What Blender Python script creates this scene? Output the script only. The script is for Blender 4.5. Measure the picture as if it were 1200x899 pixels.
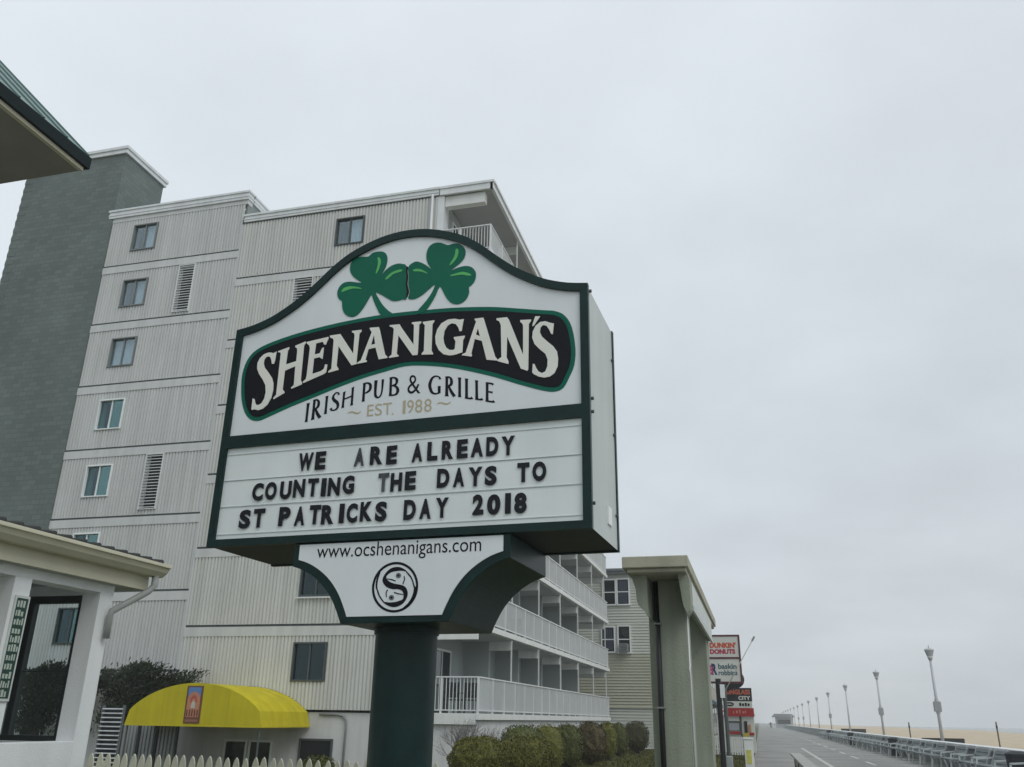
import bpy, bmesh, math, random
import numpy as np
from mathutils import Vector, Matrix
random.seed(7)
for o in list(bpy.data.objects): bpy.data.objects.remove(o)
SC = bpy.context.scene
COL = SC.collection
R = math.radians

# ------------------------------------------------------------------ camera
VY = (890.0, 846.0); VZ = (641.0, -2174.0); PC = (600.0, 449.5)   # vanishing points of the street and of the verticals
_a = np.array([VY[0]-PC[0], VY[1]-PC[1]]); _b = np.array([VZ[0]-PC[0], VZ[1]-PC[1]])
FPX = math.sqrt(-(_a @ _b))
_Y = np.array([_a[0], _a[1], FPX]); _Y /= np.linalg.norm(_Y)
_Z = -np.array([_b[0], _b[1], FPX]); _Z = _Z if _Z[1] < 0 else -_Z
_Z = _Z-_Y*(_Z @ _Y); _Z /= np.linalg.norm(_Z)
_X = np.cross(_Y, _Z)
RC = np.stack([_X, _Y, _Z], 1)
CP = np.array([0, 0, 1.6])
cam = bpy.data.objects.new('camera', bpy.data.cameras.new('camera')); COL.objects.link(cam)
cam.data.sensor_width = 36; cam.data.lens = FPX/1200*36
cam.data.clip_start = 0.05; cam.data.clip_end = 8000
r0, r1, r2 = RC[0], -RC[1], -RC[2]
cam.matrix_world = Matrix(((r0[0], r1[0], r2[0], CP[0]), (r0[1], r1[1], r2[1], CP[1]), (r0[2], r1[2], r2[2], CP[2]), (0, 0, 0, 1)))
SC.camera = cam

# ------------------------------------------------------------------ world and light: overcast day
SUN_EL, SUN_AZ = R(48), R(123)          # azimuth clockwise from +Y
w = bpy.data.worlds.new('World'); SC.world = w; w.use_nodes = True
nt = w.node_tree; nt.nodes.clear()
def wn(t, **k):
    n = nt.nodes.new(t)
    for a, b in k.items(): setattr(n, a, b)
    return n
L = nt.links.new
sky = wn('ShaderNodeTexSky', sky_type='NISHITA', sun_disc=False, sun_elevation=SUN_EL, sun_rotation=SUN_AZ, air_density=1.5, dust_density=4)
bg1 = wn('ShaderNodeBackground'); bg1.inputs[1].default_value = 0.08
L(sky.outputs[0], bg1.inputs[0])
tc = wn('ShaderNodeTexCoord'); sep = wn('ShaderNodeSeparateXYZ'); L(tc.outputs['Generated'], sep.inputs[0])
ramp = wn('ShaderNodeValToRGB'); L(sep.outputs[2], ramp.inputs[0])
cr = ramp.color_ramp
cr.elements[0].position = 0.0; cr.elements[0].color = (.64, .70, .75, 1)
cr.elements[1].position = 1.0; cr.elements[1].color = (.815, .875, .92, 1)
for p, c in ((.12, (.655, .715, .765, 1)), (.32, (.685, .745, .80, 1)), (.55, (.75, .815, .865, 1))):
    e = cr.elements.new(p); e.color = c
# stretched soft clouds on a plane overhead
dv = wn('ShaderNodeMath', operation='ADD'); dv.inputs[1].default_value = 0.25; L(sep.outputs[2], dv.inputs[0])
cx_ = wn('ShaderNodeMath', operation='DIVIDE'); L(sep.outputs[0], cx_.inputs[0]); L(dv.outputs[0], cx_.inputs[1])
cy_ = wn('ShaderNodeMath', operation='DIVIDE'); L(sep.outputs[1], cy_.inputs[0]); L(dv.outputs[0], cy_.inputs[1])
cmb = wn('ShaderNodeCombineXYZ'); L(cx_.outputs[0], cmb.inputs[0]); L(cy_.outputs[0], cmb.inputs[1])
nz = wn('ShaderNodeTexNoise'); nz.inputs['Scale'].default_value = 1.9; nz.inputs['Detail'].default_value = 6; nz.inputs['Roughness'].default_value = .5
L(cmb.outputs[0], nz.inputs['Vector'])
mr = wn('ShaderNodeMapRange'); mr.inputs[1].default_value = .3; mr.inputs[2].default_value = .7; mr.inputs[3].default_value = .92; mr.inputs[4].default_value = 1.08
L(nz.outputs[0], mr.inputs[0])
# the deck of cloud thins slowly towards the land side
lx = wn('ShaderNodeMath', operation='MULTIPLY_ADD'); lx.inputs[1].default_value = -.13; lx.inputs[2].default_value = 1.0; L(sep.outputs[0], lx.inputs[0])
mm = wn('ShaderNodeMath', operation='MULTIPLY'); L(mr.outputs[0], mm.inputs[0]); L(lx.outputs[0], mm.inputs[1])
bg2 = wn('ShaderNodeBackground'); L(ramp.outputs[0], bg2.inputs[0]); L(mm.outputs[0], bg2.inputs[1])
mx = wn('ShaderNodeMixShader'); mx.inputs[0].default_value = .93; L(bg1.outputs[0], mx.inputs[1]); L(bg2.outputs[0], mx.inputs[2])
out = wn('ShaderNodeOutputWorld'); L(mx.outputs[0], out.inputs[0])
sun = bpy.data.objects.new('sun', bpy.data.lights.new('sun', 'SUN')); COL.objects.link(sun)
sun.data.energy = 1.0; sun.data.angle = R(35); sun.data.color = (1, .97, .92)
sdir = Vector((math.sin(SUN_AZ)*math.cos(SUN_EL), math.cos(SUN_AZ)*math.cos(SUN_EL), math.sin(SUN_EL)))
sun.rotation_euler = sdir.to_track_quat('Z', 'Y').to_euler(); sun.location = (30, -20, 60)
SC.view_settings.view_transform = 'Standard'; SC.view_settings.look = 'None'
SC.view_settings.exposure = 0.0; SC.view_settings.gamma = 1; SC.view_settings.use_curve_mapping = False
SC.render.engine = 'CYCLES'; SC.cycles.volume_bounces = 1

# ------------------------------------------------------------------ helpers
def ray(px, py): return RC.T @ np.array([px-PC[0], py-PC[1], FPX])
def onx(px, py, x): d = ray(px, py); return CP+d*(x-CP[0])/d[0]
def ony(px, py, y): d = ray(px, py); return CP+d*(y-CP[1])/d[1]
def onz(px, py, z): d = ray(px, py); return CP+d*(z-CP[2])/d[2]

MATS = {}
def mat(name, col, rough=.7, var=.08, scale=3.0, bump=0.0, bscale=40, metal=0, spec=.4, streak=0, island=0, detail=4, coat=0, objr=0):
    if name in MATS: return MATS[name]
    m = bpy.data.materials.new(name); m.use_nodes = True; MATS[name] = m
    n = m.node_tree.nodes; l = m.node_tree.links.new
    b = n['Principled BSDF']; b.inputs['Roughness'].default_value = rough; b.inputs['Metallic'].default_value = metal
    b.inputs['Specular IOR Level'].default_value = spec; b.inputs['Coat Weight'].default_value = coat
    b.inputs['Base Color'].default_value = (*col, 1)
    t = n.new('ShaderNodeTexCoord'); cur = None
    if var or island:
        x = n.new('ShaderNodeTexNoise'); x.inputs['Scale'].default_value = scale; x.inputs['Detail'].default_value = detail
        l(t.outputs['Object'], x.inputs['Vector'])
        v = n.new('ShaderNodeMapRange'); v.inputs[1].default_value = .25; v.inputs[2].default_value = .75
        v.inputs[3].default_value = 1-var; v.inputs[4].default_value = 1+var; l(x.outputs[0], v.inputs[0]); cur = v.outputs[0]
        if streak:
            mp = n.new('ShaderNodeMapping'); mp.inputs['Scale'].default_value = (2.2, 2.2, .12); l(t.outputs['Object'], mp.inputs[0])
            s = n.new('ShaderNodeTexNoise'); s.inputs['Scale'].default_value = 1.6; s.inputs['Detail'].default_value = 6; l(mp.outputs[0], s.inputs['Vector'])
            sv = n.new('ShaderNodeMapRange'); sv.inputs[1].default_value = .35; sv.inputs[2].default_value = .7; sv.inputs[3].default_value = 1+streak*.3; sv.inputs[4].default_value = 1-streak
            l(s.outputs[0], sv.inputs[0])
            k = n.new('ShaderNodeMath'); k.operation = 'MULTIPLY'; l(cur, k.inputs[0]); l(sv.outputs[0], k.inputs[1]); cur = k.outputs[0]
        if objr:
            oi = n.new('ShaderNodeObjectInfo'); ov = n.new('ShaderNodeMapRange'); ov.inputs[3].default_value = 1-objr; ov.inputs[4].default_value = 1+objr; l(oi.outputs['Random'], ov.inputs[0])
            k = n.new('ShaderNodeMath'); k.operation = 'MULTIPLY'; l(cur, k.inputs[0]); l(ov.outputs[0], k.inputs[1]); cur = k.outputs[0]
        if island:
            g = n.new('ShaderNodeNewGeometry'); gv = n.new('ShaderNodeMapRange'); gv.inputs[3].default_value = 1-island; gv.inputs[4].default_value = 1+island
            l(g.outputs['Random Per Island'], gv.inputs[0])
            k = n.new('ShaderNodeMath'); k.operation = 'MULTIPLY'; l(cur, k.inputs[0]); l(gv.outputs[0], k.inputs[1]); cur = k.outputs[0]
        mu = n.new('ShaderNodeVectorMath'); mu.operation = 'SCALE'; mu.inputs[0].default_value = col; l(cur, mu.inputs['Scale']); l(mu.outputs[0], b.inputs['Base Color'])
    if bump:
        x = n.new('ShaderNodeTexNoise'); x.inputs['Scale'].default_value = bscale; x.inputs['Detail'].default_value = 5; l(t.outputs['Object'], x.inputs['Vector'])
        bp = n.new('ShaderNodeBump'); bp.inputs['Strength'].default_value = bump; bp.inputs['Distance'].default_value = .02
        l(x.outputs[0], bp.inputs['Height']); l(bp.outputs[0], b.inputs['Normal'])
    return m
def glass(name, tint=(.75, .85, .87), refl=1.0, gcol=(1, 1, 1)):
    if name in MATS: return MATS[name]
    m = bpy.data.materials.new(name); m.use_nodes = True; MATS[name] = m
    n = m.node_tree.nodes; l = m.node_tree.links.new; n.remove(n['Principled BSDF'])
    tr = n.new('ShaderNodeBsdfTransparent'); tr.inputs[0].default_value = (*tint, 1)
    gl = n.new('ShaderNodeBsdfGlossy'); gl.inputs['Roughness'].default_value = .02; gl.inputs['Color'].default_value = (*gcol, 1)
    fr = n.new('ShaderNodeLayerWeight'); fr.inputs[0].default_value = .5
    pw_ = n.new('ShaderNodeMath'); pw_.operation = 'POWER'; pw_.inputs[1].default_value = 5; l(fr.outputs['Facing'], pw_.inputs[0])
    k = n.new('ShaderNodeMath'); k.operation = 'MULTIPLY_ADD'; k.inputs[1].default_value = .95; k.inputs[2].default_value = .045*refl; k.use_clamp = True; l(pw_.outputs[0], k.inputs[0])
    mix = n.new('ShaderNodeMixShader'); l(k.outputs[0], mix.inputs[0]); l(tr.outputs[0], mix.inputs[1]); l(gl.outputs[0], mix.inputs[2])
    l(mix.outputs[0], n['Material Output'].inputs[0]); return m

class MB:
    def __init__(s): s.v = []; s.f = []; s.m = []
    def add(s, vs, fs, mi=0):
        k = len(s.v); s.v += [tuple(p) for p in vs]; s.f += [tuple(i+k for i in f) for f in fs]; s.m += [mi]*len(fs); return s
    def box(s, x0, x1, y0, y1, z0, z1, mi=0):
        if x0 > x1: x0, x1 = x1, x0
        if y0 > y1: y0, y1 = y1, y0
        if z0 > z1: z0, z1 = z1, z0
        return s.add([(x0,y0,z0),(x1,y0,z0),(x1,y1,z0),(x0,y1,z0),(x0,y0,z1),(x1,y0,z1),(x1,y1,z1),(x0,y1,z1)],
                     [(0,3,2,1),(4,5,6,7),(0,1,5,4),(1,2,6,5),(2,3,7,6),(3,0,4,7)], mi)
    def bar(s, a, b, wd, ht, mi=0, up=(0,0,1)):
        a = Vector(a); b = Vector(b); d = (b-a).normalized(); up = Vector(up)
        if abs(d.dot(up)) > .99: up = Vector((0,1,0))
        x = d.cross(up).normalized()*wd/2; z = x.cross(d).normalized()*ht/2
        return s.add([a-x-z, a+x-z, a+x+z, a-x+z, b-x-z, b+x-z, b+x+z, b-x+z], [(0,1,2,3),(7,6,5,4),(0,4,5,1),(1,5,6,2),(2,6,7,3),(3,7,4,0)], mi)
    def tube(s, pts, r, n=8, cap=True, mi=0):
        pts = [Vector(p) for p in pts]; k = len(pts)
        rr = r if isinstance(r, (list, tuple)) else [r]*k
        vs = []; ref = None
        for i, p in enumerate(pts):
            d = (pts[min(i+1, k-1)]-pts[max(i-1, 0)]).normalized()
            if ref is None: ref = Vector((1,0,0)) if abs(d.x) < .9 else Vector((0,1,0))
            x = (ref-d*ref.dot(d)).normalized(); y = d.cross(x); ref = x
            vs += [p+(x*math.cos(2*math.pi*j/n)+y*math.sin(2*math.pi*j/n))*rr[i] for j in range(n)]
        fs = [(i*n+j, i*n+(j+1) % n, (i+1)*n+(j+1) % n, (i+1)*n+j) for i in range(k-1) for j in range(n)]
        if cap: fs += [tuple(range(n-1, -1, -1)), tuple(range((k-1)*n, k*n))]
        return s.add(vs, fs, mi)
    def prism(s, poly, y0, y1, mi=0, axis='y'):
        n = len(poly); area = sum(poly[i][0]*poly[(i+1) % n][1]-poly[(i+1) % n][0]*poly[i][1] for i in range(n))
        if area < 0: poly = poly[::-1]
        if axis == 'y': f = lambda p, d: (p[0], d, p[1])
        elif axis == 'x': f = lambda p, d: (d, p[0], p[1])
        else: f = lambda p, d: (p[0], p[1], d)
        vs = [f(p, y0) for p in poly]+[f(p, y1) for p in poly]
        fs = [tuple(range(n)), tuple(range(2*n-1, n-1, -1))]+[(i, i+n, (i+1) % n+n, (i+1) % n) for i in range(n)]
        return s.add(vs, fs, mi)
    def grid(s, f, nu, nv, mi=0):
        vs = [f(i/nu, j/nv) for i in range(nu+1) for j in range(nv+1)]
        return s.add(vs, [(i*(nv+1)+j, (i+1)*(nv+1)+j, (i+1)*(nv+1)+j+1, i*(nv+1)+j+1) for i in range(nu) for j in range(nv)], mi)
    def mesh(s, name, mats, off=(0,0,0), smooth=False):
        me = bpy.data.meshes.new(name)
        me.from_pydata([(x-off[0], y-off[1], z-off[2]) for x, y, z in s.v], [], s.f)
        for m in (mats if isinstance(mats, (list, tuple)) else [mats]): me.materials.append(m)
        if any(s.m): me.polygons.foreach_set('material_index', s.m)
        bm = bmesh.new(); bm.from_mesh(me); bmesh.ops.recalc_face_normals(bm, faces=bm.faces); bm.to_mesh(me); bm.free()
        if smooth: me.polygons.foreach_set('use_smooth', [True]*len(me.polygons))
        return me
ORG = {}
def org(o):
    return ORG.get(o.name, Vector((0,0,0))) if o else Vector((0,0,0))
def tag(o, label=None, cat=None, group=None, kind=None):
    if label: o['label'] = label
    if cat: o['category'] = cat
    if group: o['group'] = group
    if kind: o['kind'] = kind
    return o
def empty(name, loc, label=None, cat=None, group=None, rz=0):
    o = bpy.data.objects.new(name, None); COL.objects.link(o); o.location = loc; o.rotation_euler.z = rz; o.empty_display_size = .2
    ORG[o.name] = Vector(loc); return tag(o, label, cat, group)
def put(name, mesh, parent=None, loc=None):
    o = bpy.data.objects.new(name, mesh); COL.objects.link(o)
    if parent: o.parent = parent
    if loc is not None: o.location = loc
    return o
def part(name, mb, mats, parent=None, smooth=False, bevel=0, local=False, at=None, auto=False):
    """mb in world coordinates (or the parent's own when local); becomes a child of parent, or a thing with its origin at `at`"""
    off = (0,0,0) if local else (org(parent) if parent else Vector(at or (0,0,0)))
    o = put(name, mb.mesh(name, mats, off, smooth), parent)
    if parent: ORG[o.name] = org(parent)
    else: o.location = off; ORG[o.name] = Vector(off)
    if bevel:
        b = o.modifiers.new('bevel', 'BEVEL'); b.width = bevel; b.segments = 2; b.limit_method = 'ANGLE'; b.angle_limit = R(40)
    if auto:
        for p in o.data.polygons: p.use_smooth = True
        e = o.modifiers.new('edge', 'EDGE_SPLIT'); e.split_angle = R(35)
    return o
def struct(name, mb, mats, **k): return tag(part(name, mb, mats, **k), kind='structure')
def copy_tree(o, parent=None):
    c = o.copy(); COL.objects.link(c); c.parent = parent
    for ch in [x for x in KIDS.get(o.name, [])]: copy_tree(ch, c)
    return c
KIDS = {}
def index(o):
    KIDS[o.name] = [x for x in o.children]
    for x in o.children: index(x)
def filled(loops, t):
    """flat shape with holes from closed 2D loops, thickness t; returns (verts, faces) with z = depth"""
    cu = bpy.data.curves.new('tmp', 'CURVE'); cu.dimensions = '2D'; cu.fill_mode = 'BOTH'; cu.extrude = t/2
    for lp in loops:
        sp = cu.splines.new('POLY'); sp.points.add(len(lp)-1); sp.use_cyclic_u = True
        for i, p in enumerate(lp): sp.points[i].co = (p[0], p[1], 0, 1)
    return grab(cu)
def grab(cu):
    o = bpy.data.objects.new('tmp', cu); COL.objects.link(o); bpy.context.view_layer.update()
    dg = bpy.context.evaluated_depsgraph_get(); me = bpy.data.meshes.new_from_object(o.evaluated_get(dg))
    v = [tuple(p.co) for p in me.vertices]; f = [tuple(p.vertices) for p in me.polygons]
    bpy.data.objects.remove(o); bpy.data.meshes.remove(me); return v, f
GL = {}
def glyph(ch, bold=0.0, t=0.0, fit=True):
    key = (ch, bold, t, fit)
    if key not in GL:
        cu = bpy.data.curves.new('tmp', 'FONT'); cu.body = ch; cu.offset = bold; cu.extrude = t; cu.resolution_u = 4
        v, f = grab(cu)
        if fit:
            xs = [p[0] for p in v]; ys = [p[1] for p in v]; x0, x1, y0, y1 = min(xs), max(xs), min(ys), max(ys)
            v = [((p[0]-x0)/(x1-x0), (p[1]-y0)/(y1-y0), p[2]) for p in v]
        GL[key] = (v, f)
    return GL[key]
def smooth_loop(pts, n=3):
    k = len(pts); o = []
    for i in range(k):
        a, b, c, d = [Vector((*pts[(i+j) % k], 0)) for j in (-1, 0, 1, 2)]
        for q in range(n):
            t = q/n
            p = .5*((2*b)+(-a+c)*t+(2*a-5*b+4*c-d)*t*t+(-a+3*b-3*c+d)*t**3); o.append((p.x, p.y))
    return o
ORD = ['first', 'second', 'third', 'fourth', 'fifth', 'sixth', 'seventh', 'eighth', 'ninth', 'tenth', 'eleventh', 'twelfth', 'thirteenth', 'fourteenth', 'fifteenth', 'sixteenth', 'seventeenth', 'eighteenth', 'nineteenth', 'twentieth',
       'twenty-first', 'twenty-second', 'twenty-third', 'twenty-fourth', 'twenty-fifth', 'twenty-sixth', 'twenty-seventh', 'twenty-eighth', 'twenty-ninth', 'thirtieth']

# ------------------------------------------------------------------ materials
WHITE = mat('white_paint', (.74, .76, .74), .5, .05, 2, streak=.06)
TRIM = mat('white_metal_trim', (.72, .75, .76), .4, .05, 1.5, streak=.1)
SIDING = mat('grey_steel_siding', (.575, .59, .58), .5, .05, .5, streak=.12, objr=.025)
SIDING2 = mat('pale_steel_siding', (.60, .61, .585), .5, .05, .5, streak=.11, objr=.025)
STRIP = mat('flat_siding_strip', (.60, .615, .61), .5, .06, .7, streak=.1)
STUCCO = mat('white_stucco', (.66, .67, .67), .85, .06, 1.2, .4, 60, streak=.12)
CONC = mat('balcony_concrete', (.50, .51, .51), .8, .08, 1.3, .3, 40)
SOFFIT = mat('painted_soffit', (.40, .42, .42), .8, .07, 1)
RAIL = mat('white_railing', (.68, .71, .71), .45, .05, 2)
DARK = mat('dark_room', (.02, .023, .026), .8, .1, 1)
CURT = mat('pale_curtain', (.62, .68, .72), .8, .1, 6)
FRD = mat('bronze_window_frame', (.075, .09, .09), .5, .06, 3)
FRG = mat('grey_window_frame', (.20, .22, .22), .5, .06, 3)
FRW = mat('white_window_frame', (.80, .83, .83), .4, .04, 3)
GLASS = glass('window_glass', (.86, .92, .94), 2.6, (.85, .95, 1))
GLASSD = glass('dim_reflection_glass', (.55, .66, .68), 1.0, (.7, .85, .9)); GLASST = glass('tinted_glass', (.60, .72, .72), 1.5, (.7, .9, 1)); GLASSB = glass('teal_glass', (.5, .72, .72), 3.8, (.62, .92, .93))  # the dim one holds the lower windows' duller reflections in its tint and gloss
GREEN = mat('sign_dark_green', (.002, .022, .020), .40, .3, 5, .08, 30, spec=.28)
PANEL = mat('sign_white_panel', (.77, .815, .845), .28, .04, .9, spec=.5, streak=.035)
READER = mat('reader_white_panel', (.79, .85, .85), .3, .05, 1.5, spec=.5, streak=.06)
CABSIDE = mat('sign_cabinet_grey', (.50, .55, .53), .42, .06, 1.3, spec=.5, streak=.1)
BLACK = mat('black_vinyl', (.005, .006, .010), .5, .1, 3, spec=.2)
EMER = mat('emerald_vinyl', (.002, .125, .08), .45, .05, 3, spec=.2)
LEAFG = mat('shamrock_green', (.003, .135, .082), .45, .05, 3, spec=.2)
LIME = mat('light_green_vinyl', (.10, .48, .13), .4, .05, 3)
CREAM = mat('cream_letter', (.80, .81, .75), .4, .05, 4)
GOLD = mat('gold_vinyl', (.48, .42, .28), .4, .05, 4)
LETTER = mat('black_plastic_letter', (.008, .009, .013), .45, .2, 6, spec=.25)
LETTERW = mat('worn_plastic_letter', (.06, .068, .075), .35, .7, 14)

# ------------------------------------------------------------------ ground, boardwalk, beach, sea
def sstep(a, b, x):
    t = max(0, min(1, (x-a)/(b-a))); return t*t*(3-2*t)
def gz(x, y):
    return -.05-1.3*sstep(-9.6, -12.5, x)*sstep(13, 17, y)*(1-sstep(62, 75, y))
g = MB()
xs = [-1500, -600, -200, -80, -50, -36]+[-32+i for i in range(0, 32)]+[-.3, 7.5]
ys = [-400, -100, -30]+[-10+2*i for i in range(0, 50)]+[100, 140, 250, 600, 1500]
for x in xs:
    for y in ys: g.v.append((x, y, gz(x, y)))
for i in range(len(xs)-1):
    for j in range(len(ys)-1): g.f.append((i*len(ys)+j, (i+1)*len(ys)+j, (i+1)*len(ys)+j+1, i*len(ys)+j+1)); g.m.append(0)
struct('ground', g, mat('lawn_soil', (.075, .08, .03), .95, .25, 1.2, .5, 25), smooth=True)

DECK = bpy.data.materials.new('boardwalk_planks'); DECK.use_nodes = True
def deck_mat(m):
    n = m.node_tree.nodes; l = m.node_tree.links.new; b = n['Principled BSDF']; b.inputs['Roughness'].default_value = .8
    t = n.new('ShaderNodeTexCoord')
    br = n.new('ShaderNodeTexBrick'); br.offset = .37; br.inputs['Scale'].default_value = 1
    br.inputs['Brick Width'].default_value = 3.6; br.inputs['Row Height'].default_value = .14; br.inputs['Mortar Size'].default_value = .006
    br.inputs['Color1'].default_value = (.225, .23, .215, 1); br.inputs['Color2'].default_value = (.305, .305, .29, 1); br.inputs['Mortar'].default_value = (.05, .05, .05, 1)
    mp = n.new('ShaderNodeMapping'); mp.inputs['Rotation'].default_value = (0, 0, R(45)); l(t.outputs['Object'], mp.inputs[0]); l(mp.outputs[0], br.inputs['Vector'])
    x = n.new('ShaderNodeTexNoise'); x.inputs['Scale'].default_value = .35; x.inputs['Detail'].default_value = 6; l(t.outputs['Object'], x.inputs['Vector'])
    v = n.new('ShaderNodeMapRange'); v.inputs[1].default_value = .3; v.inputs[2].default_value = .7; v.inputs[3].default_value = .72; v.inputs[4].default_value = 1.2; l(x.outputs[0], v.inputs[0])
    mu = n.new('ShaderNodeVectorMath'); mu.operation = 'SCALE'; l(br.outputs[0], mu.inputs[0]); l(v.outputs[0], mu.inputs['Scale']); l(mu.outputs[0], b.inputs['Base Color'])
    bp = n.new('ShaderNodeBump'); bp.inputs['Strength'].default_value = .5; bp.inputs['Distance'].default_value = .01; bp.invert = True; l(br.outputs['Fac'], bp.inputs['Height']); l(bp.outputs[0], b.inputs['Normal'])
deck_mat(DECK)
struct('boardwalk', MB().box(-.25, 7.35, -60, 1400, -.2, 0), DECK)
struct('boardwalk_edging', MB().box(-.37, -.253, -60, 1400, -.2, .03), mat('grey_timber', (.24, .24, .22), .8, .15, 2))
STRIPE = mat('pale_tram_strip', (.50, .50, .47), .8, .18, .8)
struct('tram_lane_line', MB().box(2.52, 2.68, 4, 66, 0, .004), STRIPE)
for i in range(16):
    struct('tram_lane_dash', MB().box(4.42, 4.56, 6+i*7.1, 9.6+i*7.1, 0, .004), STRIPE)

def sandz(x, y):
    return .22+.16*math.sin(x*.31+y*.05)*math.sin(y*.11)+.25*sstep(24, 40, x)-2.6*sstep(44, 62, x)
b = MB()
xs = [7.75+1.9*i for i in range(33)]; ys = [-80+5*i for i in range(90)]+[400, 480, 600, 800, 1100, 1400]
for x in xs:
    for y in ys: b.v.append((x, y, sandz(x, y)+random.uniform(-.03, .03)))
for i in range(len(xs)-1):
    for j in range(len(ys)-1): b.f.append((i*len(ys)+j, (i+1)*len(ys)+j, (i+1)*len(ys)+j+1, i*len(ys)+j+1)); b.m.append(0)
struct('beach', b, mat('pale_sand', (.47, .39, .28), .95, .12, .6, .6, 6), smooth=True)
struct('sea', MB().box(40, 1500, -400, 1500, -2.4, -1.6), mat('grey_sea', (.16, .20, .22), .25, .1, .05, .6, .6))

# low sea wall with its pale cap
wallm = mat('sea_wall_concrete', (.30, .33, .33), .85, .1, .8, .4, 30, streak=.15)
sw = empty('sea_wall', (7.6, 20, 0), 'long low grey sea wall with pale cap between boardwalk and beach', 'wall')
part('wall_body', MB().box(7.45, 7.75, -40, 900, -.3, .80), wallm, sw)
for i in range(40):
    part('cap_stone', MB().box(7.36, 7.84, -20+i*6.0, -20+i*6.0+5.98, .80, .92), TRIM, sw, bevel=.01)
part('cap_stone', MB().box(7.36, 7.84, 220, 900, .80, .92), TRIM, sw)

# ------------------------------------------------------------------ the pub's pylon sign
TH = R(3.0); SU = np.array([math.cos(TH), -math.sin(TH), 0]); SN = np.array([math.sin(TH), math.cos(TH), 0])
SA = np.array([-4.8, 7.0, 0]); SO = SA+SU*1.80+SN*.575
def SP(p, d=0.0):
    dr = ray(*p); t = (SN @ (SA-CP)+d)/(SN @ dr); q = CP+dr*t
    return (float(SU @ (q-SO)), float(q[2]))
FY = -.575                      # local depth of the front plane
sign = empty('pub_sign', (float(SO[0]), float(SO[1]), 0), 'big dark green pylon sign with arched top, shamrocks and changeable letter board', 'sign', rz=-TH)
def crop(o, s, l): return [(o[0]+a/s, o[1]+c/s) for a, c in l]
def shape(name, loops, y, t, m, parent, sm=False, holes=()):
    """a cut-out shape whose front face lies at local depth y and which is t thick"""
    v, f = filled(list(loops)+list(holes), t)
    mb = MB(); mb.add([(p[0], y+t/2-p[2], p[1]) for p in v], f)
    return part(name, mb, m, parent, local=True)
def inset(pl, d):
    n = len(pl); ar = sum(pl[i][0]*pl[(i+1) % n][1]-pl[(i+1) % n][0]*pl[i][1] for i in range(n)); s = 1 if ar > 0 else -1
    o = []
    for i in range(n):
        a, b_, c = Vector(pl[i-1]), Vector(pl[i]), Vector(pl[(i+1) % n])
        e1 = (b_-a).normalized(); e2 = (c-b_).normalized()
        n1 = Vector((-e1.y, e1.x))*s; n2 = Vector((-e2.y, e2.x))*s; k = (n1+n2); k = k/max(.3, k.dot(n1)); o.append(tuple(b_+k*d))
    return o
arch = [SP(p) for p in [(277.8,384.6),(295.6,381),(313.4,373),(331,362),(349,350),(366.8,334.7),(384.5,317),(402,301.8),(424.5,287.9),(446.7,276.7),(469,271.2),(491,269.4),(513.4,269.4),(535.7,273.8),(558,283.4),(580,297.9),(602.4,312.3),(624.7,323.4),(640,328.0),(664.7,332.6),(688.6,332.8)]]
xl = arch[0][0]; xr = arch[-1][0]; xm = (xl+xr)/2
half = []
for i in range(11):              # make the arch symmetric about the middle of the sign
    a_, b_ = arch[i], arch[-1-i]; half.append((((a_[0]-xm)-(b_[0]-xm))/2, (a_[1]+b_[1])/2))
half[-1] = (0.0, arch[10][1]); half[0] = (half[0][0], half[0][1]-.005); half[1] = (half[1][0], half[1][1]+.004)
arch = [(xm+a_, z) for a_, z in half]+[(xm-a_, z) for a_, z in half[-2::-1]]
def refine(pl, n=3):
    o = []
    for i in range(len(pl)-1):
        a, b_, c, d = [Vector(pl[max(0, min(len(pl)-1, i+j))]) for j in (-1, 0, 1, 2)]
        for q in range(n):
            t = q/n; o.append(tuple(.5*((2*b_)+(-a+c)*t+(2*a-5*b_+4*c-d)*t*t+(-a+3*b_-3*c+d)*t**3)))
    return o+[pl[-1]]
arch = refine(arch)
zb = (SP((243,643))[1]+SP((699,617))[1])/2
zm1 = (SP((265,512))[1]+SP((684,472))[1])/2; zm0 = (SP((258,524))[1]+SP((688,488))[1])/2-.01
zr0 = (SP((255,635))[1]+SP((690,606))[1])/2
outer = arch+[(xr, zb), (xl, zb)]
ins = inset(arch+[(xr, zm1-.3), (xl, zm1-.3)], .075)[:len(arch)]
topl = ins+[(xr-.075, zm1), (xl+.075, zm1)]
readl = [(xl+.075, zr0), (xr-.075, zr0), (xr-.075, zm0), (xl+.075, zm0)]
DEP = 1.13
for nm, y0 in (('face_frame', FY), ('rear_frame', FY+DEP-.05)):
    shape(nm, [outer, topl, readl], y0, .05, GREEN, sign)
cab = MB(); ci = inset(outer, .012); n = len(ci)
area = sum(ci[i][0]*ci[(i+1) % n][1]-ci[(i+1) % n][0]*ci[i][1] for i in range(n))
for i in range(n):
    a_, b_ = ci[i], ci[(i+1) % n]
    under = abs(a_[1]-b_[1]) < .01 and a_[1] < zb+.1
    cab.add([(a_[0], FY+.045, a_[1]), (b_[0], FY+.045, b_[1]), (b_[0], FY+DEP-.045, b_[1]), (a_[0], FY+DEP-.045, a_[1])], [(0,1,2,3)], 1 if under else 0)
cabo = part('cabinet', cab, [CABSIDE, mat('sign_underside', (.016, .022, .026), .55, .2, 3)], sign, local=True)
for zz, yy in ((5.2, .1), (4.17, .1), (4.05, .1), (3.25, .08), (4.9, 1.04), (4.13, 1.04), (3.35, 1.04)):
    part('bolt', MB().tube([(xr-.014, FY+yy, zz), (xr+.012, FY+yy, zz)], .016, 8), FRD, sign, local=True)
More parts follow.
